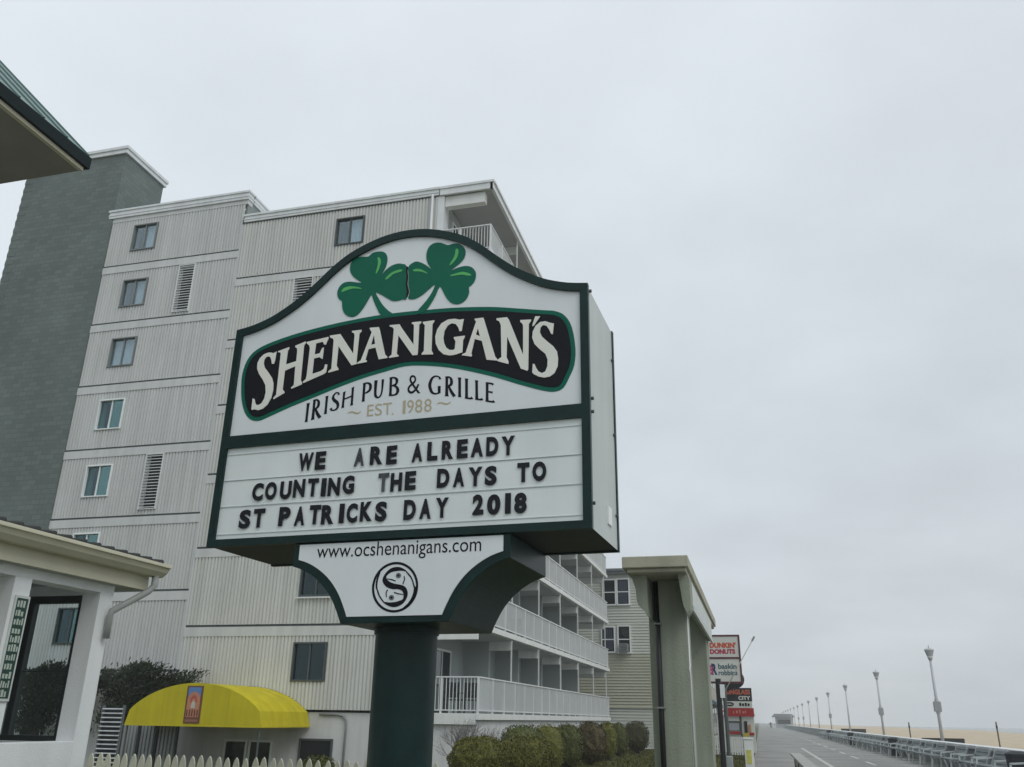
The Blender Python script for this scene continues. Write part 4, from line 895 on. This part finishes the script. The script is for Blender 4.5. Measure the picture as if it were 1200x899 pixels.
sg = empty('sunglass_shop_sign', (-1, y, 0), 'stacked black, white and red box sign of the sunglass shop', 'sign')
part('post', MB().tube([(-.95, y+.2, 0), (-.95, y+.2, 1.85)], .06, 10), FRD, sg)
b1 = part('black_box', MB().box(-1.80, -.28, y, y+.45, 2.60, 3.26), MATS['near_black'], sg); b2 = part('white_box', MB().box(-1.80, -.30, y, y+.45, 2.27, 2.595), SW, sg); b3 = part('red_box', MB().box(-1.78, -.24, y, y+.45, 1.85, 2.265), RED, sg)
words(b1, 'SUNGLASS', -1.72, -.36, 2.93, 3.18, y-.006, mat('dull_orange', (.50, .12, .07), .5), .05); words(b1, 'CITY', -.98, -.36, 2.66, 2.86, y-.006, SW, .05)
part('oval_mark', MB().tube([(-1.45+.2*math.cos(a), y-.01, 2.45+.07*math.sin(a)) for a in [i*math.pi/8 for i in range(17)]], .03, 6), BLACK, b2); [part('dark_mark', MB().box(-.95+i*.14, -.95+i*.14+.10, y-.008, y-.001, 2.36, 2.52-.03*(i % 2)), BLACK, b2) for i in range(4)]
for i, a in enumerate((-1.3, -1.15, -.98, -.82, -.7)): part('pale_mark', MB().box(a, a+.06+.03*(i % 2), y-.008, y-.001, 2.0, 2.10+.04*(i % 3)), mat('pale_red', (.55, .22, .2), .5), b3)
# slanted flag pole
fp = empty('flag_pole', (-1.5, 44.0, 1.7), 'thin white flag pole leaning out in front of the donut sign', 'pole')
p0 = ony(843, 822, 44.0); p1 = ony(884, 746, 44.0)
part('pole', MB().tube([tuple(p0), tuple(p1)], [.03, .022], 8), mat('pale_pole', (.50, .50, .48), .5), fp, smooth=True); part('finial', MB().tube([tuple(p1-(p1-p0)*.07), tuple(p1)], .045, 8), mat('pole_grey', (.30, .31, .32), .5), fp)
# bar kiosk with open window, counter, bottles of colour, picket rail and lawn in front
ks = empty('beach_kiosk', (-1.3, 53, 0), 'small white kiosk with serving window and red striped counter below the sunglass sign', 'kiosk')
part('wall', MB().box(-1.95, -.28, 53.0, 56.0, 0, 1.9), SW, ks); part('roof', MB().box(-2.05, -.20, 52.85, 56.1, 1.9, 2.0), TRIM, ks)
part('side_pier', MB().box(-2.25, -1.951, 52.6, 53.4, 0, 1.95), WHITE, ks)
wn_ = part('serving_window', MB().box(-1.72, -1.05, 52.96, 52.999, 1.12, 1.62), FRD, ks); part('pane', MB().box(-1.64, -1.1, 52.94, 52.959, 1.14, 1.52), mat('pale_glass', (.34, .38, .42), .15), wn_)
part('doorway', MB().box(-.83, -.66, 52.95, 52.999, .9, 1.62), MATS['near_black'], ks)
part('red_counter', MB().box(-1.74, -1.02, 52.85, 52.999, .96, 1.08), RED, ks)
part('yellow_poster', MB().box(-.92, -.60, 52.93, 52.949, .80, 1.02), mat('poster_yellow', (.50, .40, .05), .6), ks); part('orange_poster', MB().box(-.60, -.48, 52.93, 52.949, 1.05, 1.45), mat('poster_orange', (.50, .24, .08), .6), ks)
part('red_poster', MB().box(-.58, -.32, 52.93, 52.949, .90, 1.04), RED, ks)
# white rail fence in front of kiosk
kf = empty('white_picket_rail', (-1.4, 48, 0), 'short white picket rail on the grass in front of the kiosk', 'fence')
for z in (.28, .78): part('rail', MB().box(-2.3, -.55, 48.03, 48.07, z, z+.07), WHITE, kf)
for i in range(15): part('picket', MB().prism([(-2.28+i*.12, .05), (-2.20+i*.12, .05), (-2.20+i*.12, .86), (-2.24+i*.12, .92), (-2.28+i*.12, .86)], 48.0, 48.025), WHITE, kf)
# painted bollard post at the edge
wp = empty('white_gate_post', (-.55, 36, 0), 'white square post with a yellow sticker at the edge of the boardwalk', 'post')
part('shaft', MB().box(-.62, -.30, 36, 36.3, -.05, .98), WHITE, wp, bevel=.01); part('cap', MB().box(-.65, -.27, 35.97, 36.33, .98, 1.04), WHITE, wp, bevel=.01)
part('sticker', MB().box(-.56, -.38, 35.985, 35.999, .15, .62), mat('sticker_yellow', (.55, .55, .12), .5, .2, 12), wp)
ub = empty('utility_post', (-1.15, 26, 0), 'black utility post with a grey meter box behind the portal', 'post')
part('post', MB().tube([(-1.02, 26, -.05), (-1.02, 26, 2.7)], .075, 12), MATS['black_pipe'], ub); part('meter_box', MB().box(-.99, -.78, 26.05, 26.35, .0, .72), mat('meter_grey', (.33, .36, .36), .5), ub, bevel=.01)
part('switch_box', MB().box(-.98, -.86, 25.9, 26.1, 2.2, 2.55), TRIM, ub)

# far row of boardwalk buildings, mostly behind the portal
FB = [(-14, -3.2, 62, 80, 6.2, (.40, .38, .33)), (-16, -4.4, 84, 112, 7.5, (.42, .44, .45)), (-17, -6.2, 118, 150, 6.0, (.38, .33, .28)), (-22, -8.4, 158, 200, 9.0, (.45, .45, .43)), (-24, -11, 210, 270, 7.0, (.36, .38, .40)), (-28, -15, 280, 360, 8.0, (.4, .4, .4))]
FN = ['low tan shop row right behind the clapboard house', 'pale grey two storey shop row farther along the boardwalk', 'brownish shop row in the middle distance of the boardwalk', 'off white tall shop row far along the boardwalk', 'bluish grey shop row very far along the boardwalk', 'grey shop row at the vanishing end of the boardwalk']
for i, (x0, x1, y0, y1, h, c) in enumerate(FB):
    b_ = empty('boardwalk_shops', (x1, y0, 0), FN[i], 'building', 'shops along the boardwalk')
    part('wall', MB().box(x0, x1, y0, y1, -.1, h), mat('shop_wall_%d' % i, c, .8, .08, .6, streak=.08), b_); part('parapet', MB().box(x0-.1, x1+.12, y0-.1, y1+.1, h, h+.35), STRIP, b_)
    n = int((y1-y0)/4)
    for k in range(n):
        ya = y0+.6+k*4; s_ = part('shop_window', MB().box(x1, x1+.03, ya, ya+2.8, .5, 2.6), FRW, b_); part('pane', MB().box(x1+.03, x1+.04, ya+.08, ya+2.72, .6, 2.5), MATS['dark_glass'], s_)
        if h > 6.1:
            s_ = part('upper_window', MB().box(x1, x1+.03, ya+.7, ya+2.0, 4.0, 5.4), FRW, b_); part('pane', MB().box(x1+.03, x1+.04, ya+.78, ya+1.92, 4.08, 5.32), MATS['dark_glass'], s_)
    part('shop_awning', MB().prism([(x1+.001, 2.75), (x1+.8, 2.5), (x1+.8, 2.6), (x1+.001, 3.1)], y0+.3, y1-.3), mat('shop_awning_%d' % i, [(.12, .16, .2), (.3, .08, .07), (.1, .2, .15)][i % 3], .8), b_)

# ------------------------------------------------------------------ boardwalk furniture
BG = mat('bench_grey_paint', (.46, .50, .50), .55, .08, 3); BS = mat('bench_slat', (.22, .25, .26), .7, .12, 3)
def make_bench(L_=2.3):
    """bench facing -x, long axis along y, origin at ground under the middle of the seat"""
    r_ = empty('boardwalk_bench', (0, 0, 0))
    for i in range(4): part('seat_slat', MB().box(-.24+i*.125, -.24+i*.125+.10, -L_/2, L_/2, .43, .46), BS, r_, local=True)
    for i in range(3): part('back_slat', MB().bar((.27+.05*i, -L_/2, .56+.13*i), (.27+.05*i, L_/2, .56+.13*i), .025, .10, up=(.36, 0, .93)), BS, r_, local=True)
    for yy in (-L_/2+.12, L_/2-.12):
        m_ = MB(); t = .05
        m_.bar((-.27, yy, 0), (-.20, yy, .62), t, t); m_.bar((.30, yy, 0), (.18, yy, .43), t, t); m_.bar((-.27, yy, .40), (.28, yy, .40), t, t)
        m_.bar((.20, yy, .40), (.40, yy, .92), t, t); m_.bar((-.22, yy, .62), (.32, yy, .66), t, t)
        part('side_frame', m_, BG, r_, local=True)
    return r_
bench = make_bench(); index(bench)
for i in range(26):
    o = bench if i == 0 else copy_tree(bench)
    yy = 27.6+3.35*i+(0.5 if i % 3 == 1 else 0); o.location = (6.75, yy, 0); o.rotation_euler.z = random.uniform(-.03, .03)
    tag(o, 'grey slatted bench along the sea wall, %s from the near end' % ORD[i], 'bench', 'benches along the sea wall')
# single bench nearer the camera, only its top in view
nb = empty('timber_bench', (.8, 20.5, 0), 'weathered timber bench back rising from the bottom edge of the boardwalk', 'bench')
TB = mat('weathered_timber', (.36, .365, .34), .8, .15, 2.5, .2, 30); TD = mat('timber_dark', (.10, .09, .045), .8, .2, 2)
part('top_rail', MB().box(.66, .90, 16.6, 24.0, .86, .905), TB, nb, bevel=.008)
for z in (.45, .64): part('back_slat', MB().box(.76, .80, 16.6, 23.9, z, z+.12), TB, nb, bevel=.005)
for yy in (17, 19.2, 21.5, 23.75): part('leg', MB().box(.74, .84, yy, yy+.10, 0, .858), TD, nb)
part('seat', MB().box(.85, 1.30, 16.6, 23.9, .40, .44), TB, nb)
for yy in (17, 20.3, 23.6): part('front_leg', MB().box(1.20, 1.28, yy, yy+.08, 0, .40), TD, nb)

# litter bins among the benches
BIN = mat('dark_bin', (.022, .026, .03), .6, .1, 3)
for i, yy in enumerate((29.55, 54.6, 79.0, 102.5)):
    c_ = empty('litter_bin', (7.0, yy, 0), ('black litter bin at the right edge of the photograph', 'black litter bin between benches below the second lamp', 'black litter bin below the third lamp', 'farthest black litter bin along the sea wall')[i], 'bin', 'litter bins along the sea wall')
    part('body', MB().tube([(7.0, yy, 0), (7.0, yy, .72), (7.0, yy, .80)], [.27, .31, .31], 14), BIN, c_); part('lid', MB().tube([(7.0, yy, .80), (7.0, yy, .86), (7.0, yy, .93)], [.33, .33, .16], 14), BIN, c_)

# street lamps
LP = mat('galvanised_pole', (.46, .49, .51), .5, .06, 2, metal=.1); LH = mat('lamp_lens', (.62, .65, .66), .3); LD = mat('lamp_dark', (.34, .37, .39), .5)
def make_lamp(box):
    r_ = empty('street_lamp', (0, 0, 0))
    part('base', MB().tube([(0,0,.1), (0,0,.55), (0,0,.62)], [.16, .15, .09], 12), LP, r_, local=True)
    part('pole', MB().tube([(0,0,.5), (0,0,5.0)], [.085, .06], 12), LP, r_, local=True, smooth=True)
    hd = part('lantern', MB().tube([(0,0,4.95), (0,0,5.02), (0,0,5.12), (0,0,5.42)], [.07, .11, .13, .22], 12), LD, r_, local=True)
    part('lens', MB().tube([(0,0,5.05), (0,0,5.40)], [.115, .20], 12), LH, hd, local=True); part('cap', MB().tube([(0,0,5.42), (0,0,5.47), (0,0,5.54)], [.24, .23, .08], 12), LP, hd, local=True)
    part('finial', MB().tube([(0,0,5.54), (0,0,5.70)], [.03, .01], 6), LP, hd, local=True)
    if box:
        bx_ = part('notice_box', MB().box(-.16, .16, -.14, .14, 2.55, 3.02), mat('notice_grey', (.30, .33, .34), .5), r_, local=True, bevel=.01); part('bracket', MB().tube([(0,0,2.45), (0,0,3.12)], .10, 10), LP, bx_, local=True)
    return r_
la = make_lamp(True); lb = make_lamp(False); index(la); index(lb); used = set()
for i in range(14):
    src = la if i in (0, 1, 3, 6, 7) else lb
    o = src if src.name not in used else copy_tree(src); used.add(src.name)
    o.location = (8.5, (49.2, 71.0)[i] if i < 2 else 48.2+24.1*i, -.36); o.rotation_euler = (random.uniform(-.006, .006), random.uniform(-.006, .006), 0)
    tag(o, 'grey street lamp behind the sea wall, %s from the right of the photograph' % ORD[i], 'street lamp', 'street lamps along the beach')

# dark boards and posts out on the sand
DB = mat('dark_board', (.035, .038, .036), .7, .15, 3)
for i, (pa, pb) in enumerate((((1082,866), (1131,872)), ((986,854.5), (1015,858.5)))):
    yy = (52.0, 104.0)[i]; a = ony(*pa, yy); c = ony(pb[0], pb[1]-1, yy)
    s_ = empty('dark_barrier', (float(a[0]+c[0])/2, yy, .2), ('dark board barrier on the sand behind the nearest lamp', 'dark board barrier on the sand by the third lamp', 'small dark board barrier farther along the sand')[i], 'barrier', 'barriers on the sand')
    part('board', MB().box(float(a[0]), float(c[0]), yy, yy+.5, .62, float(a[2])+.05), DB, s_); part('foot', MB().box(float(a[0])+.1, float(a[0])+.25, yy+.1, yy+.4, .0, .619), DB, s_); part('foot', MB().box(float(c[0])-.25, float(c[0])-.1, yy+.1, yy+.4, .0, .619), DB, s_)
for i, (pt, pb) in enumerate((((1065.5,846.5), (1067.5,866)), ((1167,846), (1171.5,872)))):
    yy = (58.0, 50.0)[i]; a = ony(*pt, yy); c = ony(*pb, yy)
    s_ = empty('beach_post', (float(c[0]), yy, .1), ('thin wooden post on the sand left of the nearest lamp', 'thin wooden post on the sand at the far right')[i], 'post', 'posts on the sand')
    part('shaft', MB().tube([(float(c[0]), yy, -.3), (float(c[0]), yy, float(a[2]))], .035, 8), mat('driftwood', (.12, .11, .09), .8), s_); part('collar', MB().tube([(float(c[0]), yy, float(a[2])-.3), (float(c[0]), yy, float(a[2])-.18)], .045, 8), DB, s_)

# far pavilion and a walker
pv = empty('beach_pavilion', (6.3, 285, 0), 'small grey roofed pavilion at the far end of the boardwalk', 'pavilion')
part('body', MB().box(4.6, 9.6, 285, 292, 0, 3.0), mat('pavilion_wall', (.42, .44, .45), .8), pv); part('roof', MB().prism([(3.6, 3.0), (10.2, 3.0), (9.4, 3.9), (4.4, 3.9)], 284, 293), mat('pavilion_roof', (.20, .22, .24), .8), pv)
for x in (3.9, 4.5): part('post', MB().box(x-.1, x+.1, 284.2, 284.5, 0, 3.0), WHITE, pv)
pw = part('serving_opening', MB().box(5.2, 8.8, 284.9, 284.99, 1.1, 2.3), MATS['near_black'], pv)
def person(loc):
    me = bpy.data.meshes.new('person')
    V = [(0,0,.95),(0,0,1.2),(0,0,1.42),(0,0,1.50),(0,.02,1.68),(.10,.05,.52),(.11,-.10,.06),(.11,.06,.03),(-.10,-.08,.52),(-.11,-.28,.10),(-.11,-.16,.03),(.21,.0,1.38),(.26,-.08,1.12),(.24,.04,.88),(-.21,0,1.38),(-.26,.06,1.12),(-.24,.18,.90)]
    Ed = [(0,1),(1,2),(2,3),(3,4),(0,5),(5,6),(6,7),(0,8),(8,9),(9,10),(2,11),(11,12),(12,13),(2,14),(14,15),(15,16)]
    rad = [.15,.14,.15,.06,.10,.075,.05,.045,.075,.05,.045,.065,.05,.04,.065,.05,.04]
    me.from_pydata(V, Ed, []); o = put('person', me); o.location = loc
    md = o.modifiers.new('skin', 'SKIN'); sv = me.skin_vertices[0].data
    for i, r_ in enumerate(rad): sv[i].radius = (r_, r_*.85); sv[i].use_root = (i == 0)
    o.modifiers.new('sub', 'SUBSURF').levels = 2; me.materials.append(mat('dark_clothes', (.03, .032, .04), .8)); return o
tag(person((2.9, 262, 0)), 'lone walker in dark clothes far down the boardwalk', 'person')

# ------------------------------------------------------------------ planting
def leaves(mb, pts, size, rg, asp=.55):
    for p in pts:
        a = rg.uniform(0, 6.283); e = rg.uniform(-1.2, 1.2); s = size*rg.uniform(.6, 1.35)
        d = Vector((math.cos(a)*math.cos(e), math.sin(a)*math.cos(e), math.sin(e))); u = d.orthogonal().normalized(); u.rotate(Matrix.Rotation(rg.uniform(0, 6.28), 3, d))
        c = Vector(p); mb.add([c-d*s*.5, c+u*s*asp*.5, c+d*s*.5, c-u*s*asp*.5], [(0,1,2,3)])
def bush(name, c, rx, ry, h, m, n, label, cat, group, size=.045, z0=None, seed=1, stem=True):
    rg = random.Random(seed); z0 = gz(c[0], c[1]) if z0 is None else z0
    b_ = empty(name, (c[0], c[1], z0), label, cat, group)
    lump = [(rg.uniform(-1, 1), rg.uniform(-1, 1), rg.uniform(-1, 1), rg.uniform(.015, .04)) for _ in range(14)]
    def surf(d):
        k = 1.0
        for a, b2, c2, s in lump: k += s*math.sin(4*(d.x*a+d.y*b2+d.z*c2)*3+a*9)*.5
        q = 2.7; nrm = (abs(d.x)**q+abs(d.y)**q+abs(d.z)**q)**(1/q); return Vector((d.x*rx, d.y*ry, d.z*h*.46))/nrm*k*.97
    cz = h*.52; pts = []
    for _ in range(n):
        d = Vector((rg.gauss(0, 1), rg.gauss(0, 1), rg.gauss(0, 1))).normalized(); s = surf(d)*(1-abs(rg.gauss(0, .05)))*rg.uniform(.985, 1.03)
        pts.append((c[0]+s.x, c[1]+s.y, z0+cz+s.z))
    mb = MB(); leaves(mb, pts, size, rg); part('foliage', mb, m, b_)
    tw_ = MB()
    for _ in range(26):
        d = Vector((rg.gauss(0, 1), rg.gauss(0, 1), abs(rg.gauss(0, 1))+.2)).normalized(); s = surf(d)*.9
        tw_.tube([(c[0]+rg.uniform(-.1, .1), c[1]+rg.uniform(-.1, .1), z0-.05), (c[0]+s.x*.4, c[1]+s.y*.4, z0+cz*.6+s.z*.3), (c[0]+s.x, c[1]+s.y, z0+cz+s.z)], [.022, .014, .005], 5, False)
    part('branches', tw_, mat('bush_bark', (.07, .055, .04), .9), b_)
    core = MB(); core.grid(lambda u, v: (lambda d: tuple(Vector((c[0], c[1], z0+cz))+surf(d)*.91))(Vector((math.cos(6.2832*u)*math.sin(3.14159*v), math.sin(6.2832*u)*math.sin(3.14159*v), math.cos(3.14159*v)))), 18, 10)
    part('inner_foliage', core, m, b_); return b_
def leafmat(name, col, isl=.45): return mat(name, col, .6, .2, 2.5, island=isl, spec=.3)
GOLDL = leafmat('golden_hedge_leaf', (.115, .117, .024), .6); OLIVE = leafmat('olive_hedge_leaf', (.07, .082, .022), .6); BRNL = leafmat('winter_brown_leaf', (.075, .062, .026)); DKL = leafmat('dark_hedge_leaf', (.05, .052, .02))
def bush_at(px, ptop, y, w_px, m, n, label, seed, name='hedge_bush', size=.045):
    p = ony(px, ptop, y); s = math.hypot(p[0], p[1])*1.08/FPX; rx = w_px/2*s*.90; z0 = gz(p[0], p[1]); bush(name, (float(p[0]), y), rx, rx*.9, float(p[2])-z0, m, n, label, 'bush', 'clipped bushes below the balconies', size, z0, seed)
bush_at(561, 861, 19.5, 66, GOLDL, 9000, 'golden green clipped bush nearest the sign post', 11)
bush_at(616, 860, 20.6, 62, GOLDL, 9000, 'golden green clipped bush, second from the sign post', 12)
bush_at(612, 847, 25.5, 52, OLIVE, 3600, 'rounded olive bush behind the two golden front bushes', 13)
bush_at(641, 847, 28.0, 40, GOLDL, 3000, 'yellowish bush just right of the golden front pair', 14)
bush_at(665, 847, 31.5, 34, OLIVE, 2600, 'olive bush in the middle of the hedge row', 15, size=.06)
bush_at(692, 844, 35.0, 36, BRNL, 2600, 'broad brown bush in the hedge row', 16, size=.06)
bush_at(711, 845, 39.5, 24, GOLDL, 2000, 'narrow yellowish bush right of the broad brown one', 17, size=.06)
bush_at(724, 846, 44.0, 22, OLIVE, 1800, 'olive bush second from the far end of the hedge', 18, size=.065)
bush_at(745, 844, 49.0, 28, DKL, 2000, 'dark bush at the far end of the hedge by the house', 19, size=.065)
bush_at(374, 883, 14.5, 42, OLIVE, 2600, 'small olive bush in front of the basement window', 20, size=.045)
# bare twiggy shrub
def bare(px, ptop, y, seed, label):
    rg = random.Random(seed); p = ony(px, ptop, y); z0 = gz(p[0], y); H = float(p[2])-z0
    o = empty('bare_shrub', (float(p[0]), y, z0), label, 'shrub'); mb = MB()
    def grow(a, d, l_, r_, k):
        b_ = a+d*l_; mb.tube([a, (a+b_)/2+Vector((rg.uniform(-.02, .02), rg.uniform(-.02, .02), 0)), b_], [r_, r_*.85, r_*.65], 5, False)
        if k:
            for _ in range(3): grow(b_ if rg.random() < .7 else a+d*l_*.6, (d+Vector((rg.uniform(-.6, .6), rg.uniform(-.6, .6), rg.uniform(-.25, .45)))).normalized(), l_*rg.uniform(.55, .8), r_*.62, k-1)
    for _ in range(9): grow(Vector((float(p[0])+rg.uniform(-.15, .15), y+rg.uniform(-.15, .15), z0)), Vector((rg.uniform(-.5, .5), rg.uniform(-.5, .5), 1)).normalized(), H*.36, .016, 4)
    part('twigs', mb, mat('grey_twig', (.17, .165, .16), .9), o)
bare(541, 842, 24.5, 31, 'bare grey twiggy shrub against the white base wall')
bare(577, 846, 25.2, 32, 'smaller bare twiggy shrub behind the golden bush')
# spreading evergreen by the entrance
def evergreen(y, seed, label, dx):
    rg = random.Random(seed); p = ony(150+dx, 800, y); bx_, by_ = float(p[0]), y; z0 = gz(bx_, by_)
    o = empty('evergreen_tree', (bx_, by_, z0), label, 'tree', 'evergreens by the hotel entrance'); tr = MB(); nd = MB()
    top = float(ony(150+dx, 790, y)[2])
    tr.tube([(bx_, by_, z0-.1), (bx_+.1, by_, z0+1.8), (bx_+.1, by_, top-.5)], [.13, .10, .05], 8)
    ends = [(118,800),(128,790),(138,800),(146,788),(154,795),(162,784),(170,781),(178,790),(188,783),(196,795),(205,790),(216,796),(226,794),(234,789),(130,812),(144,815),(158,812),(172,812),(186,810),(200,812),(124,826),(140,832),(120,840),(160,826),(176,822),(212,806),(222,802),(150,842),(132,850)]
    for e in ends:
        yy = y+rg.uniform(-.45, .45); q = ony(e[0]+dx+rg.uniform(-4, 4), e[1]+3, yy); b0 = Vector((bx_+.1, by_, max(z0+1.0, float(q[2])-rg.uniform(.3, .9)))); q = Vector([float(t_) for t_ in q])
        mid = (b0+q)/2+Vector((0, 0, .12)); tr.tube([b0, mid, q], [.035, .022, .008], 5, False)
        for _ in range(330):
            t_ = rg.random()**.6; base = b0.lerp(mid, t_*2) if t_ < .5 else mid.lerp(q, t_*2-1)
            r_ = .26*(1-.45*t_); c = base+Vector((rg.gauss(0, r_), rg.gauss(0, r_), rg.gauss(.05, r_*.6)))
            d = (q-b0).normalized()+Vector((rg.uniform(-.8, .8), rg.uniform(-.8, .8), rg.uniform(-.1, .8))); d.normalize(); u = d.orthogonal().normalized(); s = rg.uniform(.09, .19)
            nd.add([c, c+d*s*.6+u*.022, c+d*s, c+d*s*.6-u*.022], [(0,1,2,3)])
    part('trunk', tr, mat('evergreen_bark', (.05, .04, .03), .9), o); part('crown', nd, leafmat('evergreen_needle', (.016, .025, .012), .5), o)
evergreen(26.1, 41, 'dark spreading evergreen beside the yellow awning', 0)
evergreen(26.0, 43, 'dark evergreen half hidden behind the pub corner', -100)
# slatted white screen in front of the evergreen
ss = empty('slatted_screen', (-15.5, 20.3, -1), 'white slatted screen beneath the evergreen next to the pub corner', 'screen')
yq = 20.3
a0 = ony(122, 828, yq); a1 = ony(140, 838, yq); a2 = ony(112, 882, yq); sx0 = float(ony(113, 870, yq)[0]); sx1 = float(ony(139, 870, yq)[0])
zt_ = float(ony(130, 826, yq)[2]); zb_ = -1.3
for x in (sx0, sx1-.05): part('post', MB().box(x, x+.05, yq, yq+.06, zb_, zt_), mat('screen_grey', (.12, .13, .14), .6), ss)
z = zt_-.10; i = 0
while z > zb_+.2:
    part('slat', MB().bar((sx0+.02, yq-.012, z), (sx1-.02, yq-.012, z), .02, .032, up=(0, .5, .87)), mat('screen_slat', (.42, .45, .46), .6, .25, 5), ss); z -= .105
part('backing', MB().box(sx0, sx1, yq+.07, yq+.09, zb_, zt_-.05), BIN, ss)
# grey panel wall between screen and door, under the awning
ep = empty('entrance_screen_wall', (-16.9, 25.4, -1.3), 'grey ribbed panel wall under the left half of the awning', 'wall'); m_ = MB()
ex0 = float(ony(142, 870, 25.4)[0]); ex1 = float(ony(205, 870, 25.4)[0])
ribbed(m_, ex0, ex1, -1.32, 1.22, [], 25.4); part('ribbed_panel', m_, mat('grey_panel', (.26, .28, .28), .6), ep)
for f_ in (.33, .66): part('panel_joint', MB().box(ex0+(ex1-ex0)*f_-.05, ex0+(ex1-ex0)*f_+.05, 25.33, 25.371, -1.32, 1.22), DARK, ep)
part('panel_frame', MB().box(ex0-.06, ex0, 25.34, 25.46, -1.32, 1.25).box(ex1, ex1+.06, 25.34, 25.46, -1.32, 1.25), FRD, ep)

# grass on the strip of lawn in view, one mass of blades
rg = random.Random(9); gm = MB()
for _ in range(26000):
    y = 21+42*rg.random()**1.3; x = rg.uniform(-7.6, -.45)
    if y > 55.5 and x < -5.5: continue
    z = gz(x, y); h = rg.uniform(.04, .11); a = rg.uniform(0, 6.28); wv = .012+.0006*y; dx, dy = math.cos(a)*wv, math.sin(a)*wv
    gm.add([(x-dx, y-dy, z-.01), (x+dx, y+dy, z-.01), (x+rg.uniform(-.05, .05), y+rg.uniform(-.05, .05), z+h)], [(0,1,2)])
tag(part('lawn_grass', gm, leafmat('lawn_blade', (.095, .10, .022), .5)), 'short olive winter grass between hotel and boardwalk', 'grass', kind='stuff')
# stones along the hedge foot
STN = mat('bed_stone', (.20, .20, .20), .9, .25, 3); rg = random.Random(10)
for i in range(14):
    px_ = 640+9*i+rg.uniform(-3, 3); p = onz(px_, 886-.9*i+rg.uniform(-2, 2), 0); s = rg.uniform(.12, .26); mb = MB()
    mb.grid(lambda u, v: (float(p[0])+s*1.3*math.cos(6.2832*u)*math.sin(3.1416*v)*(1+.15*math.sin(9*u+i)), float(p[1])+s*math.sin(6.2832*u)*math.sin(3.1416*v), -.03+s*.6*math.cos(3.1416*v)*(1+.2*math.sin(7*u+i))), 9, 6)
    o = part('bed_stone', mb, STN, at=(float(p[0]), float(p[1]), 0), smooth=True); tag(o, 'grey edging stone along the hedge foot, %s from the left' % ORD[i], 'stone', 'stones along the hedge')

# ------------------------------------------------------------------ sea air
hz = MB(); hz.box(-1600, 1600, -500, 1600, -3.6, 27.5)
HZ = bpy.data.materials.new('sea_haze'); HZ.use_nodes = True; n = HZ.node_tree.nodes; n.remove(n['Principled BSDF'])
pvn = n.new('ShaderNodeVolumePrincipled'); pvn.inputs['Color'].default_value = (.93, .95, .97, 1); pvn.inputs['Density'].default_value = .0009; pvn.inputs['Anisotropy'].default_value = 0
HZ.node_tree.links.new(pvn.outputs[0], n['Material Output'].inputs['Volume'])
tag(part('haze', hz, HZ), kind='stuff')
